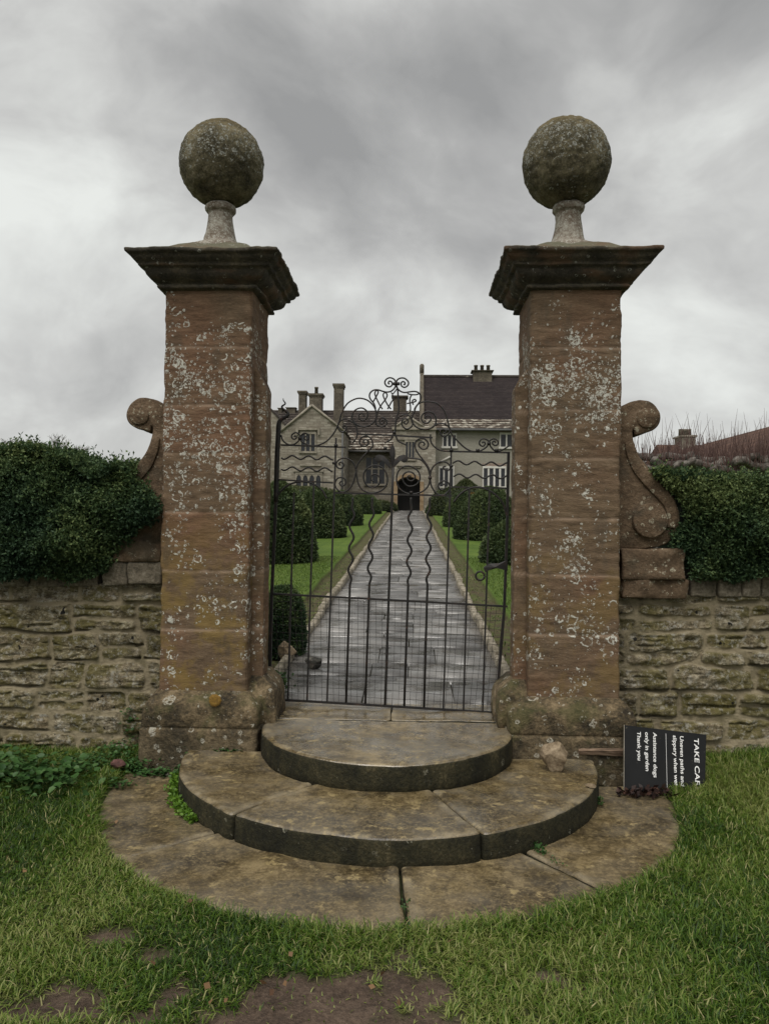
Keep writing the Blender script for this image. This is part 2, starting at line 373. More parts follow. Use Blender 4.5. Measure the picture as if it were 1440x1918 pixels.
def b_wall(t, co):
    a = NOISE(t, STRETCH(t, co, (1, 1, 1.7)), 13, 6, .72); f = NOISE(t, STRETCH(t, co, (1, 1, 1.5)), 65, 5, .78)
    st = attr(t, 'stone'); rd = attr(t, 'rnd'); dk = attr(t, 'dark')
    v = M(t, 'ADD', M(t, 'MULTIPLY', a, .55), M(t, 'MULTIPLY', f, .45))
    c = RAMP(t, v, [(.37, (.042, .036, .026)), (.45, (.165, .143, .106)), (.53, (.31, .28, .222)), (.63, (.58, .55, .48))])
    tint = RAMP(t, rd, [(0., (.62, .56, .42)), (.25, (1.05, 1.0, .88)), (.5, (.78, .73, .50)), (.75, (1.15, 1.10, .98)), (1., (.95, .85, .66))])
    c = MIX(t, 1., c, tint, 'MULTIPLY')
    gr = M(t, 'MULTIPLY', STEP(t, NOISE(t, co, 5, 5, .65), .44, .58), .75)
    c = MIX(t, gr, c, MIX(t, f, (.075, .066, .016), (.22, .19, .065)))
    wl = M(t, 'MULTIPLY', STEP(t, NOISE(t, VM(t, 'ADD', co, (5, 2, 8)), 24, 4, .7), .57, .66), .7)
    c = MIX(t, wl, c, (.46, .44, .38))
    cr1 = STEP(t, NOISE(t, VM(t, 'ADD', co, (2, 6, 4)), 38, 5, .75), .535, .60); cr2 = STEP(t, NOISE(t, VM(t, 'ADD', co, (8, 1, 5)), 30, 5, .75), .54, .62)
    c = MIX(t, M(t, 'MULTIPLY', cr1, .42), c, (.035, .031, .024))
    c = MIX(t, M(t, 'MULTIPLY', cr2, .55), c, (.50, .48, .42))
    mo = MIX(t, NOISE(t, co, 80, 3, .8), (.25, .21, .135), (.45, .38, .255))
    mo = MIX(t, M(t, 'MULTIPLY', STEP(t, NOISE(t, co, 7, 4), .5, .65), .5), mo, (.13, .115, .055))
    c = MIX(t, st, mo, c)
    hole = M(t, 'MULTIPLY', STEP(t, NOISE(t, VM(t, 'ADD', co, (1, 9, 3)), 13, 2), .69, .72), st)
    c = MIX(t, hole, c, (.02, .019, .017))
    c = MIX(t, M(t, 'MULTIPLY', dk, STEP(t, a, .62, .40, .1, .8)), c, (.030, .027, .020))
    return {'Base Color': c, 'Roughness': .95, 'h': (M(t, 'ADD', a, f), .9, .018), 'Specular IOR Level': .2}
m_wall = mat('rubble wall stone and mortar', b_wall)
m_coping = mat('coping stone', lambda t, co: {'Base Color': RAMP(t, M(t, 'ADD', M(t, 'MULTIPLY', NOISE(t, co, 10, 6, .65), .6), M(t, 'MULTIPLY', NOISE(t, co, 60, 4, .7), .4)), [(.36, (.06, .052, .038)), (.48, (.15, .125, .088)), (.58, (.25, .215, .16)), (.7, (.46, .43, .37))]), 'Roughness': .95, 'h': (M(t, 'ADD', NOISE(t, co, 10, 6, .65), NOISE(t, co, 60, 4, .7)), .9, .02)})
def b_iron(t, co):
    a = NOISE(t, co, 30, 4, .6)
    return {'Base Color': RAMP(t, a, [(.4, (.012, .011, .011)), (.6, (.022, .018, .016)), (.72, (.06, .032, .022))]), 'Roughness': M(t, 'MULTIPLY_ADD', a, .4, .35), 'Metallic': .25, 'h': (NOISE(t, co, 200, 2), .3, .001)}
m_iron = mat('black wrought iron', b_iron)
def b_path(t, co):
    rd = attr(t, 'rnd')
    a = NOISE(t, co, 3.5, 6, .6); f = NOISE(t, STRETCH(t, co, (1, 1.6, 1)), 22, 5, .7)
    c = RAMP(t, M(t, 'ADD', M(t, 'MULTIPLY', a, .4), M(t, 'ADD', M(t, 'MULTIPLY', f, .3), M(t, 'MULTIPLY', rd, .3))), [(.25, (.060, .056, .052)), (.45, (.135, .130, .123)), (.7, (.25, .24, .225))])
    ro = M(t, 'ADD', STEP(t, a, .38, .62, .10, .36), M(t, 'MULTIPLY', f, .12))
    return {'Base Color': c, 'Roughness': ro, 'Specular IOR Level': .9, 'h': (M(t, 'ADD', a, M(t, 'MULTIPLY', f, .6)), .35, .012)}
m_path = mat('wet grey flagstone', b_path)
m_kerb = mat('pale kerb stone', lambda t, co: {'Base Color': RAMP(t, M(t, 'ADD', M(t, 'MULTIPLY', NOISE(t, co, 8, 6, .65), .6), M(t, 'MULTIPLY', NOISE(t, co, 50, 4, .7), .4)), [(.36, (.06, .055, .03)), (.48, (.18, .155, .11)), (.58, (.33, .29, .225)), (.7, (.5, .46, .39))]), 'Roughness': .9, 'h': (NOISE(t, co, 20, 5, .65), .8, .02)})
def b_ground(t, co):
    mud = attr(t, 'mud')
    a = NOISE(t, co, 6, 6, .65); f = NOISE(t, co, 60, 5, .7)
    soil = RAMP(t, M(t, 'ADD', M(t, 'MULTIPLY', a, .5), M(t, 'MULTIPLY', f, .5)), [(.36, (.034, .022, .015)), (.5, (.090, .061, .042)), (.64, (.165, .118, .084))])
    gr = MIX(t, f, (.025, .036, .010), (.065, .075, .022))
    c = MIX(t, mud, gr, soil)
    return {'Base Color': c, 'Roughness': STEP(t, a, .4, .6, .5, .9), 'h': (M(t, 'ADD', M(t, 'MULTIPLY', a, 1.5), f), .9, .025), 'Specular IOR Level': .35}
m_ground = mat('muddy turf soil', b_ground)
def b_lawn(t, co):
    k = attr(t, 'lawn'); a = NOISE(t, co, 1.3, 4, .55); f = NOISE(t, co, 45, 4, .75); mow = NOISE(t, STRETCH(t, co, (3, .3, 1)), 2, 2)
    g = RAMP(t, M(t, 'ADD', M(t, 'MULTIPLY', a, .35), M(t, 'ADD', M(t, 'MULTIPLY', f, .45), M(t, 'MULTIPLY', mow, .2))), [(.34, (.036, .068, .010)), (.5, (.072, .120, .018)), (.66, (.125, .175, .032))])
    s = MIX(t, STEP(t, NOISE(t, co, 9, 5, .7), .42, .58), MIX(t, f, (.045, .034, .022), (.10, .078, .045)), MIX(t, f, (.05, .065, .018), (.12, .13, .045)))
    c = MIX(t, k, s, g)
    return {'Base Color': c, 'Roughness': .9, 'h': (f, .8, .02), 'Specular IOR Level': .2}
m_lawn = mat('garden lawn', b_lawn)
def leafmat(name, stops, rough=.55, trans=.0, spec=.3):
    m = mat(name, lambda t, co: {'Base Color': RAMP(t, attr(t, 'rnd'), stops), 'Roughness': rough, 'Specular IOR Level': spec, 'Subsurface Weight': 0.})
    if trans:
        t = m.node_tree; b = [n for n in t.nodes if n.type == 'BSDF_PRINCIPLED'][0]; o = [n for n in t.nodes if n.type == 'OUTPUT_MATERIAL'][0]
        tr = t.nodes.new('ShaderNodeBsdfTranslucent'); t.links.new(b.inputs['Base Color'].links[0].from_socket, tr.inputs[0])
        mx = t.nodes.new('ShaderNodeMixShader'); mx.inputs[0].default_value = trans
        t.links.new(b.outputs[0], mx.inputs[1]); t.links.new(tr.outputs[0], mx.inputs[2]); t.links.new(mx.outputs[0], o.inputs[0])
    return m
m_grass = leafmat('grass blade', [(0, (.013, .036, .004)), (.35, (.046, .100, .008)), (.65, (.096, .160, .016)), (.88, (.19, .23, .055)), (1, (.38, .34, .17))], .5, .26)
m_hedge = leafmat('evergreen hedge leaf', [(0, (.016, .036, .020)), (.4, (.034, .066, .033)), (.72, (.066, .108, .040)), (1, (.15, .19, .07))], .6, .2, .2)
m_yew = leafmat('clipped yew leaf', [(0, (.014, .028, .012)), (.4, (.038, .062, .024)), (.75, (.076, .105, .038)), (1, (.14, .165, .06))], .65, .14)
m_olive = leafmat('garden shrub leaf', [(0, (.020, .034, .012)), (.6, (.045, .060, .020)), (1, (.085, .095, .034))], .6, .1)
m_rust = leafmat('autumn shrub leaf', [(0, (.05, .035, .012)), (.6, (.12, .075, .02)), (1, (.19, .12, .03))], .6, .1)
m_weed = leafmat('weed leaf', [(0, (.022, .060, .016)), (.6, (.045, .105, .026)), (1, (.085, .15, .05))], .5, .2)
m_clover = leafmat('bright weed leaf', [(0, (.045, .10, .012)), (.6, (.10, .20, .018)), (1, (.17, .28, .04))], .5, .25)
m_dead = leafmat('dead leaf', [(0, (.012, .007, .006)), (.6, (.028, .013, .010)), (1, (.07, .032, .02))], .6)
m_core = mat('hedge shade core', lambda t, co: {'Base Color': MIX(t, NOISE(t, co, 40, 3), (.008, .014, .008), (.020, .030, .014)), 'Roughness': 1.})  # near-black green: inner shade of hedges and shrubs put into the colour
def b_house(t, co):
    s = t.nodes.new('ShaderNodeSeparateXYZ'); t.links.new(co, s.inputs[0])
    xx = M(t, 'ADD', s.outputs[0], M(t, 'MULTIPLY', s.outputs[1], .83))
    v = N(t, 'ShaderNodeCombineXYZ', {0: xx, 1: s.outputs[2]})
    v = VM(t, 'ADD', v, VM(t, 'SCALE', NOISE(t, co, 2.5, 3, .5, 0, 1), s=.12))
    br = t.nodes.new('ShaderNodeTexBrick'); t.links.new(v, br.inputs['Vector'])
    for k, x in (('Scale', 1.), ('Mortar Size', .012), ('Brick Width', .42), ('Row Height', .15), ('Bias', 0.)): br.inputs[k].default_value = x
    br.inputs['Color1'].default_value = (0, 0, 0, 1); br.inputs['Color2'].default_value = (1, 1, 1, 1); br.inputs['Mortar'].default_value = (.2, .2, .2, 1)
    a = NOISE(t, co, .8, 5, .6); f = NOISE(t, co, 9, 5, .7)
    c = RAMP(t, M(t, 'ADD', M(t, 'MULTIPLY', br.outputs[0], .28), M(t, 'ADD', M(t, 'MULTIPLY', a, .42), M(t, 'MULTIPLY', f, .3))), [(.25, (.125, .108, .082)), (.45, (.215, .19, .15)), (.62, (.30, .275, .225)), (.8, (.40, .375, .32))])
    c = MIX(t, M(t, 'MULTIPLY', STEP(t, NOISE(t, co, 1.6, 5, .7), .55, .68), .55), c, (.11, .095, .065))
    return {'Base Color': c, 'Roughness': .95, 'h': (M(t, 'ADD', f, br.outputs[0]), .6, .05)}
m_house = mat('grey limestone rubble', b_house)
m_render = mat('pale limestone wall', lambda t, co: {'Base Color': RAMP(t, M(t, 'ADD', M(t, 'MULTIPLY', NOISE(t, STRETCH(t, co, (1, 1, .5)), .7, 5, .6), .5), M(t, 'MULTIPLY', NOISE(t, STRETCH(t, co, (1, 1, 3)), 7, 5, .7), .5)), [(.3, (.19, .175, .14)), (.5, (.275, .26, .215)), (.7, (.35, .33, .28))]), 'Roughness': .95, 'h': (NOISE(t, STRETCH(t, co, (1, 1, 3)), 7, 5, .7), .5, .04)})
m_dress = mat('dressed window stone', lambda t, co: {'Base Color': RAMP(t, NOISE(t, co, 5, 5, .65), [(.35, (.17, .15, .115)), (.65, (.31, .28, .225))]), 'Roughness': .9})
m_whitefr = mat('white window stone', lambda t, co: {'Base Color': RAMP(t, NOISE(t, co, 5, 4), [(.35, (.50, .48, .43)), (.65, (.64, .62, .57))]), 'Roughness': .7})
m_glass = mat('dark window glass', lambda t, co: {'Base Color': MIX(t, NOISE(t, co, 6, 3), (.010, .011, .013), (.045, .047, .052)), 'Roughness': .12, 'Specular IOR Level': .3})
def roofmat(name, stops, lichen, lim):
    def b(t, co):
        s = t.nodes.new('ShaderNodeSeparateXYZ'); t.links.new(co, s.inputs[0])
        v = N(t, 'ShaderNodeCombineXYZ', {0: M(t, 'ADD', s.outputs[0], M(t, 'MULTIPLY', s.outputs[1], .31)), 1: s.outputs[2]})
        br = t.nodes.new('ShaderNodeTexBrick'); t.links.new(v, br.inputs['Vector'])
        for k, x in (('Scale', 1.), ('Mortar Size', .016), ('Brick Width', .28), ('Row Height', .13)): br.inputs[k].default_value = x
        br.inputs['Color1'].default_value = (0, 0, 0, 1); br.inputs['Color2'].default_value = (1, 1, 1, 1); br.inputs['Mortar'].default_value = (-.2, -.2, -.2, 1)
        a = NOISE(t, co, .9, 5, .6); f = NOISE(t, co, 12, 4, .7)
        c = RAMP(t, M(t, 'ADD', M(t, 'MULTIPLY', br.outputs[0], .22), M(t, 'ADD', M(t, 'MULTIPLY', a, .45), M(t, 'MULTIPLY', f, .33))), stops)
        l = M(t, 'MULTIPLY', STEP(t, NOISE(t, STRETCH(t, co, (1, 1, 2.5)), 2.6, 5, .7), lim, lim+.07), .75)
        c = MIX(t, l, c, lichen)
        return {'Base Color': c, 'Roughness': .9, 'h': (M(t, 'ADD', br.outputs[0], f), .7, .05), 'Specular IOR Level': .2}
    return mat(name, b)
m_rooft = roofmat('purple brown roof tile', [(.28, (.024, .019, .020)), (.5, (.039, .031, .031)), (.72, (.058, .046, .044))], (.14, .12, .09), .70)
m_roofs = roofmat('stone slate roof', [(.28, (.034, .029, .027)), (.5, (.066, .055, .048)), (.72, (.11, .094, .08))], (.38, .35, .29), .60)
m_roofl = roofmat('lichened stone slates', [(.28, (.06, .045, .036)), (.5, (.11, .088, .07)), (.72, (.18, .15, .12))], (.50, .47, .40), .50)
m_roofb = roofmat('brown barn roof', [(.28, (.060, .036, .028)), (.5, (.098, .056, .042)), (.72, (.14, .082, .06))], (.16, .12, .09), .68)
m_chim = mat('chimney stone', lambda t, co: {'Base Color': RAMP(t, M(t, 'ADD', M(t, 'MULTIPLY', NOISE(t, co, 2, 5, .65), .5), M(t, 'MULTIPLY', NOISE(t, STRETCH(t, co, (1, 1, 3)), 8, 4, .7), .5)), [(.35, (.045, .040, .030)), (.5, (.10, .085, .062)), (.65, (.19, .165, .125))]), 'Roughness': .95, 'h': (NOISE(t, STRETCH(t, co, (1, 1, 3)), 8, 4, .7), .8, .05)})
m_door = mat('dark door timber', lambda t, co: {'Base Color': MIX(t, NOISE(t, STRETCH(t, co, (8, 8, .5)), 3, 3), (.008, .007, .006), (.022, .018, .014)), 'Roughness': .6})
m_lead = mat('grey lead gutter', lambda t, co: {'Base Color': MIX(t, NOISE(t, co, 5, 3), (.05, .05, .05), (.10, .10, .095)), 'Roughness': .6})
m_sign = mat('black sign board paint', lambda t, co: {'Base Color': MIX(t, speck(t, co, 60, .72, 2.), MIX(t, NOISE(t, co, 9, 4), (.006, .0065, .007), (.013, .0135, .014)), (.06, .055, .045)), 'Roughness': M(t, 'MULTIPLY_ADD', NOISE(t, co, 12, 4), .4, .4), 'Specular IOR Level': .12})
m_white = mat('white sign lettering', lambda t, co: {'Base Color': MIX(t, NOISE(t, co, 90, 3), (.55, .55, .54), (.78, .78, .76)), 'Roughness': .6})
m_wood = mat('weathered stake timber', lambda t, co: {'Base Color': RAMP(t, NOISE(t, STRETCH(t, co, (2, 12, 12)), 6, 5, .6), [(.35, (.065, .042, .026)), (.5, (.14, .092, .058)), (.65, (.24, .17, .115))]), 'Roughness': .8, 'h': (NOISE(t, STRETCH(t, co, (2, 12, 12)), 6, 5, .6), .5, .004)})
m_rock = mat('buff rock', lambda t, co: {'Base Color': RAMP(t, M(t, 'ADD', M(t, 'MULTIPLY', NOISE(t, co, 9, 6, .65), .6), M(t, 'MULTIPLY', NOISE(t, co, 60, 4, .7), .4)), [(.36, (.065, .045, .026)), (.48, (.17, .125, .075)), (.6, (.30, .235, .155)), (.72, (.46, .38, .28))]), 'Roughness': .85, 'h': (NOISE(t, co, 40, 5, .7), .7, .01)})
m_rockd = mat('dark mossy rock', lambda t, co: {'Base Color': RAMP(t, NOISE(t, co, 12, 6, .65), [(.36, (.020, .019, .016)), (.52, (.055, .052, .042)), (.66, (.19, .17, .14))]), 'Roughness': .8, 'h': (NOISE(t, co, 40, 5, .7), .7, .01)})
m_brick = mat('broken red brick', lambda t, co: {'Base Color': RAMP(t, NOISE(t, co, 30, 5, .65), [(.36, (.045, .020, .017)), (.55, (.10, .043, .036)), (.68, (.18, .10, .085))]), 'Roughness': .9, 'h': (NOISE(t, co, 80, 4, .7), .7, .006)})
m_bark = mat('grey gnarled bark', lambda t, co: {'Base Color': RAMP(t, NOISE(t, co, 9, 6, .65), [(.36, (.045, .036, .030)), (.5, (.10, .085, .072)), (.66, (.24, .22, .195))]), 'Roughness': .95, 'h': (NOISE(t, co, 14, 6, .65), 1., .04)})
m_shoot = mat('red winter shoot bark', lambda t, co: {'Base Color': MIX(t, NOISE(t, co, 4, 3), (.070, .034, .028), (.145, .082, .068)), 'Roughness': .7})
m_twig = mat('grey twig bark', lambda t, co: {'Base Color': MIX(t, NOISE(t, co, 4, 3), (.10, .085, .07), (.18, .16, .14)), 'Roughness': .9})
m_ochre = mat('orange lichen disc', lambda t, co: {'Base Color': RAMP(t, NOISE(t, co, 60, 4, .7), [(.35, (.12, .062, .010)), (.6, (.23, .135, .022))]), 'Roughness': .9, 'h': (NOISE(t, co, 120, 4), .8, .004)})

# ================================================================ SETTING
# --- discs of the steps
LO_C, LO_R = (-.118, 4.215), 1.52
MI_C, MI_R = (-.122, 4.385), 1.172
TO_C, TO_R = (-.137, 4.515), .74
Z_MI, Z_TO = .118, .25
# --- mud map
MUDP = [(G(px, py, 0), s) for px, py, s in ((560, 1885, .22), (690, 1868, .16), (450, 1890, .18), (790, 1872, .10), (380, 1895, .2), (620, 1905, .25), (1043, 1853, .10), (360, 1900, .14), (205, 1755, .10), (290, 1800, .09), (130, 1880, .10), (980, 1925, .12), (740, 1945, .22), (440, 1945, .3))]
def mudmap(x, y):
    x = np.asarray(x, float); p = P3(x, y*1., 0)
    v = .75*fbm(p*3.1, 31, 4)+.75*fbm(p*11, 35, 3)-.52
    g = 0*x
    for q, s in MUDP: g = np.maximum(g, np.exp(-(((x-q[0])/(s*1.35))**2+((y-q[1])/s)**2)))
    return sst(v+1.22*g, .05, .42)
def gh(x, y):           # outside ground height
    p = P3(x, y, 0)
    h = .035*fbm(p*1.2, 3, 3)+.022*fbm(p*7, 4, 3)*mudmap(x, y)*1.4-.012*mudmap(x, y)
    d = np.hypot(x-LO_C[0], y-LO_C[1])
    ins = sst(d, LO_R+.01, LO_R-.06)
    bank = .07*sst(x, 1.45, 2.1)*sst(y, 3.6, 4.5)
    return (h+.012+bank)*(1-ins)-.035*ins
xs = np.concatenate([np.linspace(-500, -5, 14)[:-1], np.linspace(-5, -2.8, 30)[:-1], np.linspace(-2.8, 2.8, 225)[:-1], np.linspace(2.8, 5, 30)[:-1], np.linspace(5, 500, 14)])
ys = np.concatenate([np.linspace(-500, .5, 14)[:-1], np.linspace(.5, 1.7, 20)[:-1], np.linspace(1.7, 4.95, 130)])
X, Y = np.meshgrid(xs, ys); Z = gh(X, Y)
near = (np.abs(X) < 5.5) & (Y > -.5)
Z = np.where(near, Z, 0)
ny, nx = X.shape
# the garden and the land behind carry on the same sheet
ygs = np.array([4.951, 5.5, 7, 10, 15, 20, 30, 45, 60, 90, 200, 900.])
Yg = np.repeat(ygs[:, None], nx, 1); Xg = np.repeat(xs[None], len(ygs), 0)
Zg = np.where(Yg < 60, .255+.0487*(np.maximum(Yg, 5)-5)-.08, .255+.0487*55-.08)
XX = np.concatenate([X, Xg]); YY = np.concatenate([Y, Yg]); ZZ = np.concatenate([Z, Zg])
def grid_faces(ny, nx):
    i, j = np.meshgrid(np.arange(ny-1), np.arange(nx-1), indexing='ij')
    return np.stack([i*nx+j, i*nx+j+1, (i+1)*nx+j+1, (i+1)*nx+j], -1).reshape(-1, 4)
mud = np.where(near, mudmap(X, Y), .25); mud = np.concatenate([mud, np.zeros_like(Xg)+.1])
tag(fast('ground', P3(XX, YY, ZZ), grid_faces(*XX.shape), m_ground, attrs={'mud': mud}, smooth=True), kind='structure')

# --- garden lawns (raised edge beside the border) as one sheet each side
for side in (-1, 1):
    u = np.array([.90, 1.0, 1.10, 1.19, 1.20, 1.22, 1.26, 1.4, 2, 3, 5, 9, 20, 60])
    yv = np.concatenate([np.linspace(5.06, 12, 70), np.linspace(12.2, 42, 120)])
    U, V_ = np.meshgrid(u, yv)
    wob = .03*fbm(P3(V_*1.3, side*3., 0), 8, 3)
    xx = CXG+side*(U+np.where((U > 1.05) & (U < 1.5), wob, 0))-.0022*(V_-5)
    zz = .255+.0487*(V_-5)+np.where(U < 1.195, -.03+.012*fbm(P3(xx*6, V_*6, 0), 5, 2), np.where(U < 1.215, -.01, .035))
    F = grid_faces(*U.shape)
    if side < 0: F = F[:, ::-1]
    tag(fast('lawn', P3(xx, V_, zz), F, m_lawn, attrs={'lawn': (U > 1.21)*1.}, smooth=False), kind='structure')

# --- flagged path
V = []; F = []; rn = []
y = 5.06
while y < 44.2:
    d = random.choice((.16, .24, .34, .45, .6))*random.uniform(.85, 1.15)*(1 if y < 18 else 1.6); n = random.choice((2, 2, 3, 3)); cuts = sorted([0, 1]+[min(.86, max(.14, (k+1)/n+random.uniform(-.1, .1))) for k in range(n-1)])
    for a, b in zip(cuts, cuts[1:]):
        x0 = CXG-.86+1.72*a+.005; x1 = CXG-.86+1.72*b-.005; y1 = y+d-random.choice((.006, .012, .03))
        o = len(V); tz = [random.uniform(-.007, .007) for _ in range(4)]; cx_ = -.0022*(y-5)
        for k, (px_, py_) in enumerate(((x0, y), (x1, y), (x1, y1), (x0, y1))): V.append((px_+cx_+random.uniform(-.006, .006), py_+random.uniform(-.012, .012), gz(py_)+tz[k]))
        for k in range(4): V.append((V[o+k][0], V[o+k][1], V[o+k][2]-.05))
        F += [(o, o+1, o+2, o+3)]+[(o+4+k, o+4+(k+1) % 4, o+(k+1) % 4, o+k) for k in range(4)]
        q = random.random(); rn += [q]*8
    y += d
tag(fast('path', V, np.array(F), m_path, attrs={'rnd': rn}), kind='structure')
mb = MB(); mb.add([(CXG-.9, 5.06, gz(5)-.022), (CXG+.9, 5.06, gz(5)-.022), (CXG+.8, 44.5, gz(44.5)-.022), (CXG-1., 44.5, gz(44.5)-.022)], [(0, 1, 2, 3)])
tag(mb.build('path_bed', m_riser), kind='structure')
for side in (-1, 1):
    mb = MB(); y = 5.1
    while y < 44:
        d = random.uniform(.35, .8); a = random.uniform(-.012, .012); w = random.uniform(.055, .085); h = random.uniform(.05, .085)
        x0 = CXG-.0022*(y-5)+side*(.83+a); x1 = x0+side*w
        ring = rect_ring(min(x0, x1), max(x0, x1), y, y+d-.012, .012, (4, 8))
        rr = [np.c_[ring, np.full(len(ring), gz(y)-.05)+.0487*(ring[:, 1]-y)], np.c_[ring, np.full(len(ring), gz(y)+h-.015)+.0487*(ring[:, 1]-y)]]
        c0 = ring.mean(0); rr.append(np.c_[(ring-c0)*np.array([.75, .97])+c0, np.full(len(ring), gz(y)+h)+.0487*(ring[:, 1]-y)])
        Vv, Ff = loft_arrays(rr); Vv = Vv+(.016*fbm(Vv*14, 3, 3))[:, None]
        mb.add(Vv, [tuple(f) for f in Ff]+[tuple(2*len(ring)+np.arange(len(ring)))], 0, True); y += d
    tag(mb.build('kerb', m_kerb), kind='structure')

# ================================================================ GATE PIERS
XL, XR, PW, PO = -.978, .694, .5375, .182
Y0 = 4.5; ZT = ZE+1.398; ZB = ZE-1.03; ZC = ZE+1.59
def pier(side, label):
    x0, x1 = (XL-PW, XL) if side < 0 else (XR, XR+PW)
    inner = x1 if side < 0 else x0; s = 1 if side < 0 else -1     # s: towards the opening
    pc = ((x0+x1)/2, Y0+PW/2)
    root = thing('gate_pier', label, 'gate pier', (pc[0], pc[1], 0), 'sandstone gate piers')
    # shaft
    jz = [W(400 if side < 0 else 1080, q, Y0)[2] for q in ((650, 759, 849, 960, 1070, 1180) if side < 0 else (652, 768, 859, 972, 1078, 1190))]
    zs = np.linspace(ZB-.02, ZT+.01, 330)
    base = rect_ring(x0, x1, Y0, Y0+PW, .016, (80, 60)); n = len(base)
    zz = np.repeat(zs[:, None], n, 1); bx = np.repeat(base[None, :, 0], len(zs), 0); by = np.repeat(base[None, :, 1], len(zs), 0)
    jw = .004*fbm(P3(bx*6, by*6, zz*0+side), 3, 2)
    dj = np.min(np.abs(zz[..., None]+jw[..., None]-np.array(jz)), -1)
    joint = np.exp(-(dj/.009)**2)
    crs = _h(np.searchsorted(np.sort(jz), zz).astype(np.int64), np.zeros_like(zz, int)+side+2, np.zeros_like(zz, int), 4)
    p = P3(bx, by, zz)
    off = .006*fbm(p*np.array([2, 2, 4]), 7+side, 4)+.004*fbm(p*np.array([16, 16, 34]), 9, 3)-.004*joint
    cor = np.minimum(np.minimum(bx-x0, x1-bx)+np.minimum(by-Y0, Y0+PW-by), .3)
    off -= .016*np.exp(-(cor/.025)**2)*np.clip(fbm(p*np.array([1, 1, 9]), 15+side, 3)+.1, 0, 1)*2
    dx = bx-pc[0]; dy = by-pc[1]; dn = np.maximum(np.abs(dx), np.abs(dy)); nxn = np.where(np.abs(dx) > np.abs(dy)-.002, np.sign(dx), 0); nyn = np.where(np.abs(dy) > np.abs(dx)-.002, np.sign(dy), 0)
    V = P3(bx+nxn*off, by+nyn*off, zz)
    zpk, zw = ((2.0, .55) if side < 0 else (2.28, .22))
    front = np.where(by < Y0+.03, 1, .55)
    lich = (np.exp(-((zz-zpk)/zw)**2)*(.42 if side < 0 else .72)+(.22 if side < 0 else .26))*front
    lich = np.where(zz > 2.66, lich*.10, np.where(zz < .8, lich*.55, lich))
    if side > 0: lich += .18*np.exp(-((zz-1.65)/.25)**2)
    low = sst(zz, 1.7, .9)*(1 if side < 0 else .55)
    i, j = np.meshgrid(np.arange(len(zs)-1), np.arange(n), indexing='ij'); j2 = (j+1) % n
    F = np.stack([i*n+j, i*n+j2, (i+1)*n+j2, (i+1)*n+j], -1).reshape(-1, 4)
    fast('shaft', V, [F, np.arange(n-1, -1, -1)[None], ((len(zs)-1)*n+np.arange(n))[None]], m_pillar, root, {'joint': joint, 'crs': crs, 'lich': lich, 'low': low}, True)
    # jamb rib on the opening side, with a weathered sloping head
    rp = .075; ry0, ry1 = Y0+.10, Y0+.27
    ra, rb = sorted((inner-s*.01, inner+s*rp)); ring = rect_ring(ra, rb, ry0, ry1, .012, (8, 10))
    zhi, zlo = (W(490, 690, ry0)[2], W(510, 730, ry0)[2]) if side < 0 else (W(978, 692, ry0)[2], W(955, 726, ry0)[2])
    t_ = np.abs(ring[:, 0]-inner)/rp; topz = zhi+(zlo-zhi)*np.clip(t_, 0, 1)**1.5
    rr = [np.c_[ring, .30+(topz-.30)*q] for q in np.linspace(0, 1, 120)]
    loft_v, _ = loft_arrays(rr); zr = loft_v[:, 2]
    dj = np.min(np.abs(zr[:, None]-np.array(jz)), -1)
    loft('jamb', rr, m_pillar, root, .010, 12, 3+side, {'joint': np.exp(-(dj/.009)**2), 'crs': np.full(len(zr), .4), 'lich': np.full(len(zr), .22), 'low': sst(zr, 1.2, .5)*.5}, True)
    # plinth, and the base of the rib
    o_in = .09 if side < 0 else .12
    def pr(oo, of, oi):
        a, b = (x0-oo, x1+oi) if side < 0 else (x0-oi, x1+oo)
        return rect_ring(a, b, Y0-of, Y0+PW+.05, .02, (60, 40))
    prof = [(.07, .13, o_in, -.05), (.07, .13, o_in, .05), (.072, .133, o_in, .15), (.070, .13, o_in, .232), (.062, .122, o_in-.008, .240), (.060, .118, o_in-.012, .246), (.064, .124, o_in-.006, .254), (.066, .128, o_in-.002, .30), (.062, .124, o_in-.004, ZB-.075), (.05, .11, o_in-.02, ZB-.045), (.028, .06, o_in-.055, ZB-.014), (.006, .012, .008, ZB+.008), (-.03, -.03, -.03, ZB+.014)]
    rr = []
    for k in range(len(prof)-1):
        for q in np.linspace(0, 1, 4)[:-1]:
            A = np.array(prof[k])*(1-q)+np.array(prof[k+1])*q; rg = pr(*A[:3]); rr.append(np.c_[rg, np.full(len(rg), A[3])])
    rg = pr(*prof[-1][:3]); rr.append(np.c_[rg, np.full(len(rg), prof[-1][3])])
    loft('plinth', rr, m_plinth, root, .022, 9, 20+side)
    prof = [(.098, .09, .20), (.098, .09, .33), (.094, .085, .40), (.085, .075, .445), (.06, .05, .478), (.03, .025, .50), (.006, .006, .525), (-.02, -.02, .53)]
    rr = []
    for k, (oi, of, z) in enumerate(prof):
        a, b = sorted((inner-s*.02, inner+s*(rp+oi))); rg = rect_ring(a, b, ry0-of, ry1+.12, .02, (14, 14)); rr.append(np.c_[rg, np.full(len(rg), z-.01)])
    loft('jamb_base', rr, m_plinth, root, .02, 10, 30+side)
    # cornice cap
    d = ZC-ZT
    prof = [(-.03, -.012), (.006, -.004), (.022, 0), (.033, .004), (.036, .012), (.033, .020), (.024, .024), (.026, .030), (.045, .038), (.070, .052), (.088, .070), (.098, .092), (.1, .104), (.118, .108), (.124, .114), (.124, .124), (.128, .130), (.146, .140), (.158, .154), (.164, .168), (.176, .172), (.182, .178), (.183, .192), (.178, .197), (.150, .205), (.08, .226), (.0, .262), (-.05, .30), (-.09, .322), (-.13, .335), (-.2, .34)]
    rr = []
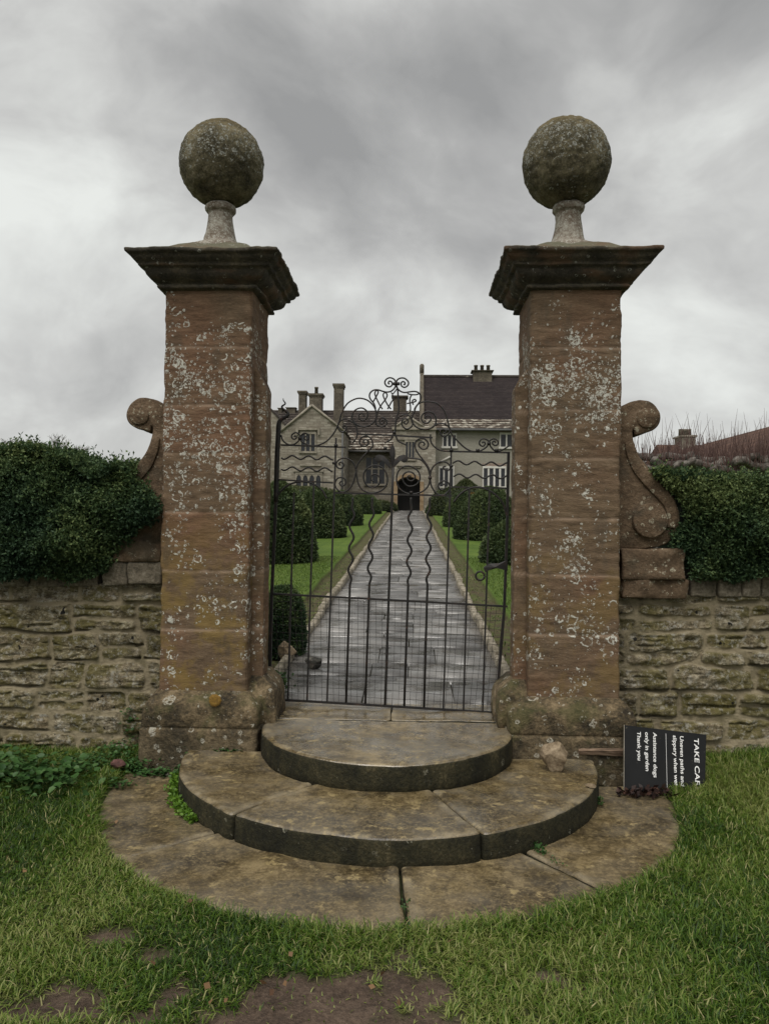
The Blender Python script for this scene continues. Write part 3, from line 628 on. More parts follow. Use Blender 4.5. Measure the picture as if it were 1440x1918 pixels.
    for q, z in prof:
        rg = rect_ring(x0-q, x1+q, Y0-q, Y0+PW+q, .008 if q > 0 else .03, (56, 56)); rr.append(np.c_[rg, np.full(len(rg), ZT+z)])
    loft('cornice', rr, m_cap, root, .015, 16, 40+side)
    # ball finial: neck and ball
    fpx = 413 if side < 0 else 1060
    zr_ = W(fpx, 391, pc[1])[2]-ZT; zb_ = W(fpx, 451, pc[1]-.09)[2]-ZT; zn = lambda q: zb_+(zr_-zb_)*q
    fin_p = [(.24, .27), (.20, zb_-.03), (.165, zb_-.012), (.135, zb_+.002), (.112, zn(.06)), (.100, zn(.18)), (.092, zn(.32)), (.084, zn(.50)), (.079, zn(.68)), (.077, zn(.82)), (.079, zn(.89)), (.088, zn(.90)), (.096, zn(.94)), (.098, zn(1.0)), (.096, zn(1.06)), (.088, zn(1.10)), (.06, zn(1.12))]
    ang = np.linspace(0, 2*math.pi, 64, endpoint=False)
    zoff = -.005
    rr = [np.c_[pc[0]+r*np.cos(ang), pc[1]+r*np.sin(ang), np.full(64, ZT+z+zoff)] for r, z in fin_p]
    fin = loft('finial_neck', rr, m_neck, root, .008, 22, 50+side)
    bw = W(415 if side < 0 else 1060, 303 if side < 0 else 300.5, pc[1]); br = .264 if side < 0 else .270; bcx = bw[0]; bz = bw[2]-.022
    th = np.linspace(-math.pi/2+.02, math.pi/2-.02, 90); ph = np.linspace(0, 2*math.pi, 150, endpoint=False)
    rr = []
    for q in th:
        p = P3(bcx+br*np.cos(q)*np.cos(ph), pc[1]+br*np.cos(q)*np.sin(ph), bz+br*1.02*np.sin(q))
        nrm = P3(np.cos(q)*np.cos(ph), np.cos(q)*np.sin(ph), np.sin(q)+0*ph)
        h = .013*fbm(p*5, 60+side, 3)+.010*fbm(p*38, 61, 3)
        rr.append(p+nrm*h[:, None])
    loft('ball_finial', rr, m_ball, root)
    return root
pl = pier(-1, 'left gate pier of brown lichened sandstone, beside the iron gate hinges, with ball finial')
prr = pier(1, 'right gate pier of brown sandstone, thickly ringed with white lichen, behind the fallen sign')
# orange lichen disc, and white patches on plinth
def disc_patch(px, py, Yp, r, m, name, parent, seed):
    c = W(px, py, Yp); ang = np.linspace(0, 2*math.pi, 40, endpoint=False)
    rr = []
    for k, (q, h) in enumerate(((1., 0), (.93, .004), (.6, .006), (.2, .004))):
        w = 1+.035*np.array([math.sin(3*a+seed)+.9*math.sin(9*a+2*seed)+.7*math.sin(14*a) for a in ang])
        rr.append(np.c_[c[0]+r*q*w*np.cos(ang), np.full(40, Yp-h), c[2]+r*q*w*np.sin(ang)])
    return loft(name, rr, m, parent)
disc_patch(403, 1312, Y0-.130, .037, m_ochre, 'lichen_disc', pl, 1.)

# ================================================================ SCROLL BRACKETS
sc_out = [(1150, 770), (1166, 759), (1180, 752), (1200, 747.5), (1216, 750), (1229, 759), (1237, 773), (1238, 786), (1233, 798), (1223, 806), (1206, 811), (1190, 816), (1187, 800), (1184.5, 806), (1186, 820), (1191, 838), (1200, 858), (1214, 877), (1233, 898), (1252, 918), (1265, 938), (1272, 956), (1274, 974), (1270, 992), (1262, 1006), (1250, 1018), (1230, 1026), (1200, 1028), (1150, 1028)]
SY = 4.60
def scroll_bracket(side, label):
    pts = np.array([W(px, py, SY)[[0, 2]] for px, py in sc_out])
    dense = []
    for k in range(len(pts)):
        a, b = pts[k], pts[(k+1) % len(pts)]; n = max(1, int(np.linalg.norm(b-a)/.012))
        for q in range(n): dense.append(a+(b-a)*q/n)
    P = np.array(dense)
    for _ in range(2): P = .5*P+.25*np.roll(P, 1, 0)+.25*np.roll(P, -1, 0)
    fx = (lambda x: x) if side > 0 else (lambda x: 2*CXG-x)
    root = thing('scroll_bracket', label, 'stone scroll', (fx(P[:, 0].mean()), SY+.15, P[:, 1].min()), 'stone scrolls beside the piers')
    def solid(name, poly, y0, y1, bev=.012, amp=.008, seed=3):
        poly = np.asarray(poly); c = poly.mean(0); n = len(poly)
        tang = np.roll(poly, -1, 0)-np.roll(poly, 1, 0); nr = np.c_[tang[:, 1], -tang[:, 0]]; nr /= np.linalg.norm(nr, axis=1)[:, None]+1e-9
        area = np.sum(poly[:, 0]*np.roll(poly[:, 1], -1)-np.roll(poly[:, 0], -1)*poly[:, 1])
        if area < 0: nr = -nr
        rings_ = []
        for ins, yy in [(bev*.9, y0), (bev*.25, y0+bev*.35), (0, y0+bev)]+[(0, v) for v in np.linspace(y0+bev, y1-bev, 12)[1:]]+[(bev*.8, y1)]:
            q = poly-nr*ins; rings_.append(np.c_[fx(q[:, 0]), np.full(n, yy), q[:, 1]])
        V, F = loft_arrays(rings_); V = V+(amp*fbm(V*11, seed, 3))[:, None]*np.array([1, .6, 1])
        return fast(name, V, [F, np.arange(n)[None, ::-1].copy(), ((len(rings_)-1)*n+np.arange(n))[None]], m_scroll, root, None, True)
    ob = solid('scroll_body', P, SY, SY+.34)
    def band(name, px, w0, y0, proud=.016):
        c = np.array([W(a, b, SY)[[0, 2]] for a, b in px]); 
        d = []
        for k in range(len(c)-1):
            for q in range(5): d.append(c[k]+(c[k+1]-c[k])*q/5)
        d = np.array(d+[c[-1]])
        for _ in range(3): d[1:-1] = .5*d[1:-1]+.25*d[2:]+.25*d[:-2]
        t = np.gradient(d, axis=0); nr = np.c_[t[:, 1], -t[:, 0]]; nr /= np.linalg.norm(nr, axis=1)[:, None]
        w = np.interp(np.linspace(0, 1, len(d)), np.linspace(0, 1, len(w0)), w0)[:, None]
        solid(name, np.concatenate([d+nr*w, (d-nr*w)[::-1]]), y0-proud, y0+.02, .006, .005)
    band('scroll_band', [(1176, 826), (1181, 850), (1193, 876), (1212, 899), (1235, 922), (1253, 944), (1259, 966), (1255, 988)], [.022, .030, .036, .036, .036, .034, .030, .024], SY)
    a = np.linspace(0, 2*math.pi, 48, endpoint=False); c = W(1215, 975, SY)
    solid('volute_disc', np.c_[c[0]+.104*np.cos(a), c[2]+.104*np.sin(a)], SY-.034, SY+.02, .008, .006)
    a = np.linspace(0, 2*math.pi, 40, endpoint=False); c = W(1211, 783, SY)
    solid('volute_disc', np.c_[c[0]+.062*np.cos(a), c[2]+.062*np.sin(a)], SY-.012, SY+.02, .010, .006)
    return root
scroll_bracket(1, 'carved stone scroll against the right pier, its lower volute showing above the wall')
scroll_bracket(-1, 'carved stone scroll against the left pier, its lower half buried in hedge')

# ================================================================ RUBBLE WALLS
def rubble(side, x0, x1, z0, z1, yf, seed):
    rs = random.Random(seed); st = .0065
    xs_ = np.arange(x0, x1+st/2, st); zs_ = np.arange(z0, z1+st/2, st)
    X, Z = np.meshgrid(xs_, zs_)
    wx = .045*fbm(P3(X*5, Z*5, 0), seed, 4); wz = .036*fbm(P3(X*3.5, Z*5, 5), seed+1, 4)
    Xw, Zw = X+wx, Z+wz
    dist = np.full(X.shape, -1.); rid = np.zeros(X.shape); hgt = np.zeros(X.shape); bot = np.full(X.shape, 9.)
    z = z0-.08
    while z < z1+.1:
        h = rs.choice((.095, .12, .14, .16, .185)); x = x0-rs.uniform(.05, .4)
        while x < x1+.3:
            w = rs.uniform(.16, .52)
            sub = [(z, z+h)] if rs.random() > .20 or h < .13 else [(z, z+h*.5), (z+h*.5, z+h)]
            for za, zb in sub:
                m = rs.uniform(.010, .030)
                dx = np.minimum(Xw-(x+m*.6), (x+w-m*.6)-Xw); dz = np.minimum(Zw-(za+m*.55), (zb-m*.55)-Zw)
                d = np.minimum(dx, dz)
                d = np.where((dx < .03) & (dz < .03) & (dx > 0) & (dz > 0), .03-np.hypot(.03-dx, .03-dz), d)
                k = d > dist; sel = k & (d > 0)
                bk = k & (np.abs(d) < .2) & (dx > -.004); bot[bk] = (Zw-(za+m*.55))[bk]
                rid[sel] = rs.random(); hgt[sel] = rs.uniform(-.010, .024); dist = np.where(k & (np.abs(d) < .2), d, dist)
            x += w
        z += h
    s = sst(dist+.010*fbm(P3(X*16, Z*16, 3), seed+20, 3), -.002, .006)
    p = P3(X*1., Z*1., 0)
    lay = fbm(p*np.array([5, 22, 1]), seed+5, 4); ro = fbm(p*np.array([22, 30, 1]), seed+6, 4)
    crk = np.exp(-(fbm(p*np.array([2.6, 17, 1]), seed+31, 3)/.035)**2)*sst(fbm(p*3, seed+33, 2), -.05, .25)
    d = s*(.008+hgt+.013*lay+.020*ro-.016*crk)+(1-s)*(.006*fbm(p*30, seed+7, 3)+.004+.026*fbm(p*2.5, seed+8, 2))
    # eroded bedding hollows and shadowed joint undersides
    gap = np.exp(-((bot+.002)/.0062)**2)*sst(fbm(p*np.array([3.2, 3, 1]), seed+12, 3), -.10, .10); d -= .034*gap
    hol = sst(fbm(p*np.array([3.5, 30, 1]), seed+14, 3), .34, .50); d -= .020*hol*s
    Yy = yf-d
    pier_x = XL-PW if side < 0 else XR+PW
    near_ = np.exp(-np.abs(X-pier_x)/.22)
    dark = np.clip(near_*.55+.35*sst(Z, z1-.12, z1)*1.+.2*sst(Z, .12, .0)+.28*fbm(p*3, seed+15, 3)+.75*gap, 0, 1)  # gap term also paints the shade below each stone into the colour
    V = P3(X, Yy, Z); n = X.shape
    F = grid_faces(*n)
    return V.reshape(-1, 3), F, s.ravel(), rid.ravel(), dark.ravel(), n
def wall(side, label):
    x0, x1 = (-4.2, XL-PW-.001) if side < 0 else (XR+PW+.001, 4.2)
    yf = 4.66; zt = 1.055 if side < 0 else 1.04
    root = thing('stone_wall', label, 'stone wall', ((x0+x1)/2, yf+.2, 0), 'rubble garden walls')
    V, F, s, r, d, (nz_, nx_) = rubble(side, x0, x1, -.08, zt, yf, 77+side*5)
    idx = np.arange(nz_*nx_).reshape(nz_, nx_)
    # top, back and ends close the mass
    top = V.reshape(nz_, nx_, 3)[-1].copy(); b1 = top.copy(); b1[:, 1] = yf+.42; b0 = b1.copy(); b0[:, 2] = -.1
    o = len(V); V2 = np.concatenate([V, b1, b0]); a = np.arange(nx_-1)
    F2 = [np.stack([idx[-1, a], idx[-1, a+1], o+a+1, o+a], -1), np.stack([o+a, o+a+1, o+nx_+a+1, o+nx_+a], -1)]
    pad = np.concatenate([top[:, 0]*0+1, top[:, 0]*0+1])
    ends = [idx[:, 0][::-1], idx[:, -1]]
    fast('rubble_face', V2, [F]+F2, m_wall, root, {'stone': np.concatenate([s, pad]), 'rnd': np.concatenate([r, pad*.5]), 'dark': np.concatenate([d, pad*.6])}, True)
    def block(px0, py0, px1, py1, Yb, dep, seed, name='coping_stone', m=m_coping, r=.012):
        a = W(px0, py1, Yb); b = W(px1, py0, Yb)
        rg = rect_ring(min(a[0], b[0]), max(a[0], b[0]), Yb, Yb+dep, r, (24, 16)); c = rg.mean(0)
        rr = []
        for q, sc in ((0, .97), (.06, 1), (.2, 1), (.4, 1), (.6, 1), (.8, 1), (.93, .99), (1., .95)):
            rr.append(np.c_[(rg-c)*sc+c, np.full(len(rg), a[2]+(b[2]-a[2])*q)])
        return loft(name, rr, m, root, .03, 12, seed)
    if side > 0:
        block(1164, 1029, 1284, 1086, 4.57, .4, 5, 'pedestal_block', m_scroll)
        block(1164, 1086, 1291, 1120, 4.585, .36, 6, 'pedestal_block', m_scroll)
        q = 1294
        for w, h, dz in ((52, 54, 2), (44, 66, 0), (36, 56, 6), (40, 64, 0), (30, 58, 4), (48, 60, 2), (40, 66, 0), (52, 60, 3), (44, 64, 2)):
            block(q, 1118-h+dz+(q-1294)*.012, q+w-3, 1118+(q-1294)*.012, 4.63+random.uniform(-.012, .012), .32, int(q)); q += w
    else:
        block(210, 1012, 302, 1052, 4.60, .4, 7, 'pedestal_block', m_scroll)
        block(188, 1052, 238, 1096, 4.615, .36, 8); block(240, 1053, 302, 1094, 4.61, .36, 9)
        q = 184
        for w, h in ((62, 46), (70, 52), (58, 46), (66, 50), (60, 48), (70, 46)):
            block(q-w+3, 1098-h, q, 1098, 4.63+random.uniform(-.012, .012), .32, int(q)+400); q -= w
    return root
wall(-1, 'left rubble stone wall with green weeds at its foot, under the tall hedge')
wall(1, 'right rubble stone wall with upright coping stones, behind the fallen black sign')

# ================================================================ STEPS
def slab(name, outline, z0, z1, parent, wet=.3, seed=1, inner=None, bev=.018):
    P = np.asarray(outline, float); n = len(P)
    area = np.sum(P[:, 0]*np.roll(P[:, 1], -1)-np.roll(P[:, 0], -1)*P[:, 1])
    if area < 0: P = P[::-1]
    for _ in range(2): P = .5*P+.25*np.roll(P, 1, 0)+.25*np.roll(P, -1, 0)
    tang = np.roll(P, -1, 0)-np.roll(P, 1, 0); nr = np.c_[tang[:, 1], -tang[:, 0]]; nr /= np.linalg.norm(nr, axis=1)[:, None]+1e-9
    w = .010*fbm(np.c_[P*5, np.full(n, seed)], seed, 3)+.016*np.minimum(fbm(np.c_[P*16, np.full(n, seed)], seed+4, 4)+.08, 0)
    rings_ = []; wt = []; ed = []
    prof = [(.012, z0), (.0, z0+.01), (-.003, z0+(z1-z0)*.35), (.0, z0+(z1-z0)*.65), (.0, z1-bev*1.1), (bev*.18, z1-bev*.5), (bev*.5, z1-bev*.16), (bev, z1), (bev*1.5, z1+.001)]
    for ins, z in prof:
        zz = np.full(n, z)
        if z > z1-bev*1.2: zz = zz+.010*fbm(np.c_[P*3, np.full(n, seed+2)], seed+2, 3)
        q = P+nr*(w*(1 if z > z0+.02 else .5))[:, None]-nr*ins
        rings_.append(np.c_[q, zz]); ed.append(np.full(n, 1. if ins >= bev*.4 and z > z0+.03 else 0.))
    V, F = loft_arrays(rings_); k = len(rings_)
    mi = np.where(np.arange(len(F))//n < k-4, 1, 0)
    top = V[(k-1)*n:].copy()
    # worn top surface: a fine triangulation inside the outline
    ol = [tuple(q) for q in top[:, :2]]; gx, gy = np.meshgrid(np.arange(top[:, 0].min(), top[:, 0].max(), .035), np.arange(top[:, 1].min(), top[:, 1].max(), .035))
    gx = gx.ravel()+rng.uniform(-.01, .01, gx.size); gy = gy.ravel()+rng.uniform(-.01, .01, gy.size)
    ok = inpoly(gx, gy, ol) & (pdist(gx, gy, ol) > .018); ip = np.c_[gx[ok], gy[ok]]
    dv, _, df, orig, _, _ = mathutils.geometry.delaunay_2d_cdt([Vector(q) for q in ol+[tuple(q) for q in ip]], [], [list(range(n))], 1, 1e-6)
    dv = np.array([q[:] for q in dv]); hz_ = z1+.001+.010*fbm(np.c_[dv*3, np.full(len(dv), seed+2)], seed+2, 3)
    de = np.clip(pdist(dv[:, 0], dv[:, 1], ol)/.05, 0, 1); hz_ += de*(.006*fbm(np.c_[dv*9, np.full(len(dv), 3.)], seed+6, 3)-.004)
    for q in range(len(dv)):
        if orig[q] and min(orig[q]) < n: dv[q] = top[min(orig[q]), :2]; hz_[q] = top[min(orig[q]), 2]
    o = len(V); V = np.concatenate([V, np.c_[dv, hz_]]); T = np.array([f for f in df if len(f) == 3])+o
    edv = np.concatenate(ed+[np.clip(1-pdist(dv[:, 0], dv[:, 1], ol)/.018, 0, 1)])
    nf = np.cross(V[T[:, 1]]-V[T[:, 0]], V[T[:, 2]]-V[T[:, 0]])[:, 2]; T[nf < 0] = T[nf < 0][:, ::-1]
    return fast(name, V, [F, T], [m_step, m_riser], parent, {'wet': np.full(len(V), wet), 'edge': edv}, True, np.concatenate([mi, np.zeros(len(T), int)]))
def sector(c, r0, r1, a0, a1, n=70):
    a = np.radians(np.linspace(a0, a1, n)); o = [(c[0]+r1*math.cos(q), c[1]+r1*math.sin(q)) for q in a]
    i = [(c[0]+r0*math.cos(q), c[1]+r0*math.sin(q)) for q in a[::-1]]
    # densify the straight sides
    def seg(p, q, m=50): return [(p[0]+(q[0]-p[0])*t, p[1]+(q[1]-p[1])*t) for t in np.linspace(0, 1, m)[1:-1]]
    return o+seg(o[-1], i[0])+i+seg(i[-1], o[0])
def angof(px, py, z, c):
    p = G(px, py, z); return math.degrees(math.atan2(p[1]-c[1], p[0]-c[0])) % 360
lo = thing('paving_ring', 'lowest stone step, a broad half round of worn paving set level with the grass', 'stone step', (LO_C[0], LO_C[1], 0))
ja = [angof(250, 1602, 0, LO_C), angof(762, 1740, 0, LO_C), angof(1130, 1668, 0, LO_C)]
cuts = [176]+ja+[364]
for k in range(4): slab('paving_slab', sector(LO_C, .72, LO_R, cuts[k]+.10, cuts[k+1]-.10), -.12, .0+[.0, .004, .0, -.003][k], lo, .36, 60+k)
mi_ = thing('curved_step', 'middle stone step of three curved slabs, with a loose rock lying on it', 'stone step', (MI_C[0], MI_C[1], 0))
jm = [angof(445, 1522, Z_MI, MI_C), angof(899, 1557, Z_MI, MI_C)]
cuts = [179, jm[0], jm[1], 361]
for k in range(3): slab('step_slab', sector(MI_C, .30, MI_R, cuts[k]+.12, cuts[k+1]-.12), -.03, Z_MI+[0, .003, -.003][k], mi_, .50+.2*(k == 2), 70+k)
a = np.radians(np.linspace(181, 359, 130)); o = [(TO_C[0]+TO_R*math.cos(q), TO_C[1]+TO_R*math.sin(q)) for q in a]
o = [(o[0][0], 4.56)]+o+[(o[-1][0], 4.56), (.57, 4.617)]+[(x, 4.617) for x in np.linspace(.56, -.84, 90)]+[(-.85, 4.617)]
to = slab('landing_step', o, Z_MI-.02, Z_TO, None, .95, 81)
tag(to, 'top stone step, a half round wet landing just below the iron gate', 'stone step')
def rectd(x0, x1, y0, y1):
    return [(x, y0) for x in np.linspace(x0, x1, 60)]+[(x1, y) for y in np.linspace(y0, y1, 36)[1:]]+[(x, y1) for x in np.linspace(x1, x0, 60)[1:]]+[(x0, y) for y in np.linspace(y1, y0, 36)[1:-1]]
th = thing('threshold', 'flat wet threshold slabs between the pier bases, directly under the gate', 'threshold', (CXG, 4.83, 0))
slab('threshold_slab', rectd(-.86, -.125, 4.625, 5.05), .1, Z_TO+.002, th, 1., 91, bev=.006)
slab('threshold_slab', rectd(-.118, .58, 4.625, 5.05), .1, Z_TO+.004, th, 1., 92, bev=.006)

# ================================================================ IRON GATE
GX0 = -.85
def PG(p):
    """point of the leaf, which hangs a little open: its right end stands nearer"""
    px, py = p; r = ray(px, py)
    # plane y = 4.96 - .075*(x+.85)
    t = (4.96-.075*.85)/(r[1]+.075*r[0]); return r*t+np.array([0, 0, ZE])
gate = thing('garden_gate', 'sagging black wrought iron gate with scrolls and initials above, wire mesh below', 'gate', tuple(PG((725, 1325))))
def cr(pts, n=7):
    P = np.array(pts, float); Q = np.vstack([2*P[0]-P[1], P, 2*P[-1]-P[-2]]); o = []
    for i in range(1, len(Q)-2):
        for t in np.linspace(0, 1, n, endpoint=False):
            a, b, c, d = Q[i-1:i+3]
            o.append(.5*((2*b)+(-a+c)*t+(2*a-5*b+4*c-d)*t*t+(-a+3*b-3*c+d)*t**3))
    o.append(P[-1]); return np.array(o)
Z1 = lambda pts: [(630+x/6.261, 700+y/6.261) for x, y in pts]
Z2 = lambda pts: [(500+x/6, 790+y/6) for x, y in pts]
Z3 = lambda pts: [(730+x/6, 790+y/6) for x, y in pts]
def iron(name, curves, r=.0062, n=6, smooth=True):
    mb = MB()
    for c in curves:
        q = cr(c) if smooth and len(c) > 2 else np.array(c, float)
        mb.tube([PG(p) for p in q], r, n)
    return mb.build(name, m_iron, gate)
S = [
 Z1([(460, 410), (440, 350), (400, 300), (387, 260), (400, 220), (440, 192), (490, 190), (540, 205), (590, 215), (640, 205), (680, 170), (697, 120), (680, 70), (630, 47), (585, 65), (567, 105), (590, 145), (630, 152), (655, 125), (645, 95), (620, 88), (608, 110), (622, 122)]),
 Z1([(915, 440), (930, 395), (960, 350), (985, 310), (988, 265), (965, 225), (920, 208), (860, 212), (800, 220), (750, 205), (712, 165), (700, 120), (712, 75), (750, 52), (800, 55), (842, 95), (838, 135), (800, 160), (765, 145), (758, 110), (780, 92), (803, 105), (800, 128), (786, 122)]),
 Z2([(372, 180), (388, 220), (450, 255), (520, 270), (600, 255), (680, 210), (750, 130), (800, 40)])[:-1]+Z1([(25, 590), (60, 470), (120, 360), (200, 305), (280, 288), (370, 315), (440, 385), (468, 470), (450, 550), (390, 605), (310, 622), (230, 590), (185, 520), (200, 450), (250, 410), (310, 405), (360, 445), (365, 500), (330, 545), (290, 545), (262, 510), (275, 470), (310, 465), (325, 490), (310, 505)]),
 Z2([(378, 180), (392, 145), (430, 128), (468, 150), (470, 190), (440, 203), (420, 185), (432, 165), (448, 172)]),
 Z2([(160, 150), (180, 210), (240, 255), (300, 255), (350, 220), (372, 180), (360, 140), (320, 122), (280, 150), (285, 185), (315, 195), (333, 175), (318, 158), (305, 172)]),
 Z1([(190, 812), (235, 750), (245, 680), (225, 605), (170, 555), (110, 535), (60, 545), (22, 590), (25, 640), (50, 678), (85, 685), (112, 660), (115, 622), (92, 605), (75, 625), (90, 645)]),
 Z1([(490, 430), (472, 500), (460, 560), (475, 600), (530, 622), (580, 600), (588, 560), (560, 520), (520, 518), (505, 550), (520, 585), (550, 580), (560, 555), (540, 540), (528, 555)]),
 Z1([(690, 690), (692, 610), (705, 540), (750, 495), (810, 480), (865, 505), (893, 565), (880, 620), (825, 648), (780, 620), (765, 575), (785, 535), (825, 530), (840, 560), (820, 590), (795, 575), (800, 550)]),
 Z1([(915, 440), (920, 405), (960, 355), (1030, 328), (1110, 330), (1190, 355), (1260, 430), (1300, 540), (1330, 670)])[:-1]+Z3([(690, 130), (760, 215), (840, 290), (920, 330), (1000, 330), (1070, 295), (1110, 245), (1100, 210), (1050, 190), (1010, 215), (1008, 255), (1045, 275), (1070, 245), (1050, 225), (1035, 240)]),
 Z1([(915, 440), (890, 500), (885, 560), (930, 620), (1000, 650), (1090, 645), (1150, 600), (1168, 540), (1140, 470), (1080, 445), (1020, 465), (995, 520), (1020, 570), (1070, 575), (1105, 540), (1095, 500), (1060, 490), (1040, 515), (1055, 535)]),
 Z3([(1335, 268), (1300, 295), (1240, 325), (1180, 325), (1140, 290), (1115, 245), (1125, 210), (1165, 190), (1210, 215), (1212, 250), (1180, 268), (1150, 240), (1170, 215), (1190, 235)]),
 Z3([(470, 70), (520, 32), (590, 20), (650, 45), (675, 90), (655, 140), (610, 165), (570, 140), (568, 100), (600, 85), (630, 105), (615, 130), (595, 115)]),
 Z3([(455, 140), (460, 220), (500, 280), (570, 320), (680, 335)]),
 Z2([(1420, 140), (1390, 200), (1320, 238)]), Z1([(685, 705), (720, 780), (760, 810), (820, 835)]),
 Z2([(1000, 530), (1030, 460), (1100, 370), (1165, 300)])+Z1([(425, 850), (415, 775), (360, 732), (300, 745), (270, 795), (290, 840), (340, 850), (375, 820), (365, 780), (330, 775), (315, 800), (335, 815)]),
 Z2([(1000, 530), (1008, 610), (1030, 700), (1080, 770), (1180, 800), (1290, 770), (1350, 690), (1345, 590), (1290, 510), (1200, 490), (1120, 530), (1085, 610), (1110, 700), (1180, 740), (1250, 710), (1270, 640), (1230, 590), (1180, 600), (1170, 650), (1200, 670)]),
 Z3([(455, 620), (440, 530), (390, 450), (320, 360), (285, 290), (290, 225), (340, 190), (400, 200), (432, 250), (410, 300), (360, 305), (325, 270), (335, 235), (370, 228), (390, 250), (375, 268)]),
 Z3([(200, 405), (260, 412), (340, 425), (400, 480), (440, 560), (450, 640), (430, 720), (370, 780), (280, 810), (180, 800), (100, 740), (75, 640), (100, 550), (170, 500), (260, 510), (325, 570), (335, 650), (290, 710), (210, 725), (155, 680), (145, 610), (190, 565), (250, 570), (285, 615), (260, 660), (215, 660), (195, 630), (215, 605), (240, 615)]),
 Z3([(450, 640), (460, 560), (500, 490), (570, 450), (640, 460), (680, 510), (655, 545), (612, 535), (600, 508), (630, 500)]),
 Z3([(450, 640), (470, 730), (530, 810), (610, 820), (665, 770), (665, 700), (620, 665), (565, 680), (545, 730), (580, 765), (625, 745), (615, 705), (585, 710)]),
 Z2([(1000, 530), (960, 450), (890, 410), (820, 420), (778, 470), (795, 515), (835, 525), (862, 490), (840, 455), (810, 465), (820, 490)]),
 Z2([(1002, 560), (970, 680), (920, 760), (850, 790), (790, 760), (765, 700), (790, 640), (840, 625), (880, 650), (882, 700), (840, 720), (815, 690), (840, 665)]),
]
for c in S: iron('scroll', [c], .0052)
iron('initial_letter', [Z1([(430, 330), (465, 270), (490, 215), (470, 195), (450, 230), (470, 290), (510, 370), (540, 415)]), Z1([(490, 430), (530, 360), (575, 300), (595, 250), (570, 220), (548, 250), (570, 310), (610, 380), (640, 415)]), Z1([(600, 415), (640, 340), (668, 295), (655, 240)])], .0048)
iron('initial_letter', [Z1([(885, 240), (860, 300), (868, 400), (862, 445), (845, 470)]), Z1([(825, 350), (900, 335), (932, 318), (915, 300), (890, 320), (900, 365)]), Z1([(830, 232), (880, 245), (940, 245), (970, 230)])], .0048)
iron('finial_stem', [Z1([(697, 120), (716, 180), (722, 250), (728, 330), (730, 430), (700, 540), (688, 690)])], .0055)
iron('finial_stem', [Z1([(640, 222), (665, 232), (700, 190), (708, 175)])], .004)
# rails
iron('top_rail', [[(526, 833.5), (648, 838)]], .0075, 4); iron('top_rail', [[(843, 845.5), (955, 848)]], .0075, 4); iron('top_rail', [[(670, 813), (735, 815.5), (810, 820)]], .0075, 4, False)
iron('middle_rail', [[(514, 898), (624, 904.5)]], .007, 4); iron('middle_rail', [[(624, 923), (735, 926), (846, 928.5)]], .0075, 4, False); iron('middle_rail', [[(845, 912), (952, 914.5)]], .007, 4)
iron('lower_rail', [[(507, 1112), (735, 1124), (950, 1136)]], .009, 4, False)
iron('bottom_rail', [[(518, 1310), (720, 1322), (928, 1335)]], .010, 4, False)
def along(xt, yt, xb, yb, y): return xt+(xb-xt)*(y-yt)/(yb-yt)
tops = [548.5, 585, 620.5, 658.5, 695, 732, 767.5, 803, 840.5, 876.5, 914]
bots = [539, 575, 612.5, 648, 684, 721, 757, 794, 830, 868, 904]
for k, (a, b) in enumerate(zip(tops, bots)):
    f = lambda y: along(a, 1000, b, 1320, y)
    y1 = 1312+(b-539)*.0585
    if k in (3, 4, 6, 7):
        ys_ = np.arange(932, 1098, 3.); ph = {3: 0, 4: .6, 6: 2.4, 7: 3.2}[k]
        env = np.clip((ys_-945)/18, 0, 1)*np.clip((1096-ys_)/18, 0, 1)
        pts = [(f(y)+4.1*e*math.sin(2*math.pi*(y-955)/41+ph), y) for y, e in zip(ys_, env)]+[(f(1100), 1100), (f(1200), 1200), (f(y1), y1)]
        mb = MB(); mb.tube([PG(p) for p in pts], .0075, 6); mb.build('wavy_bar', m_iron, gate)
    else:
        y0 = {0: 922, 1: 901, 2: 820, 5: 862, 8: 838, 9: 915, 10: 920}[k]
        if k == 2: f = lambda y: along(629, 836, 612.5, 1317, y)
        if k == 8: f = lambda y: along(845, 840, 830, 1330, y)
        mb = MB(); mb.tube([PG((f(y), y)) for y in np.linspace(y0, y1, 8)], .0078, 4 if k != 5 else 6); mb.build('upright_bar', m_iron, gate)
iron('top_rail', [[(843, 838), (845.5, 838)]], .012, 6)
# arches in the two side panels
iron('arch', [[(513, 960), (520, 930), (535, 912), (552, 904), (570, 902), (588, 907), (603, 918), (612, 934)]], .0065)
iron('arch', [[(850, 940), (860, 927), (876, 916), (893, 912.5), (912, 917), (930, 929), (943, 946), (948, 965)]], .0065)
# wavy rails in the side panels
for (xa, xb, ya, yb, ph) in ((527, 625, 856.5, 858, 3.6), (527, 624, 877.5, 880, 3.6)):
    x_ = np.arange(xa, xb, 1.5); iron('wavy_rail', [[(x, ya+(yb-ya)*(x-xa)/(xb-xa)-3.4*math.sin(2*math.pi*(x-xa)/30.5+ph)) for x in x_]], .0055, 6, False)
for (xa, xb, ya, yb, ph) in ((847, 953, 866, 870, -.6), (849, 953, 891, 893.5, -.6)):
    x_ = np.arange(xa, xb, 1.5); iron('wavy_rail', [[(x, ya+(yb-ya)*(x-xa)/(xb-xa)-3.4*math.sin(2*math.pi*(x-xa)/31+ph)) for x in x_]], .0055, 6, False)
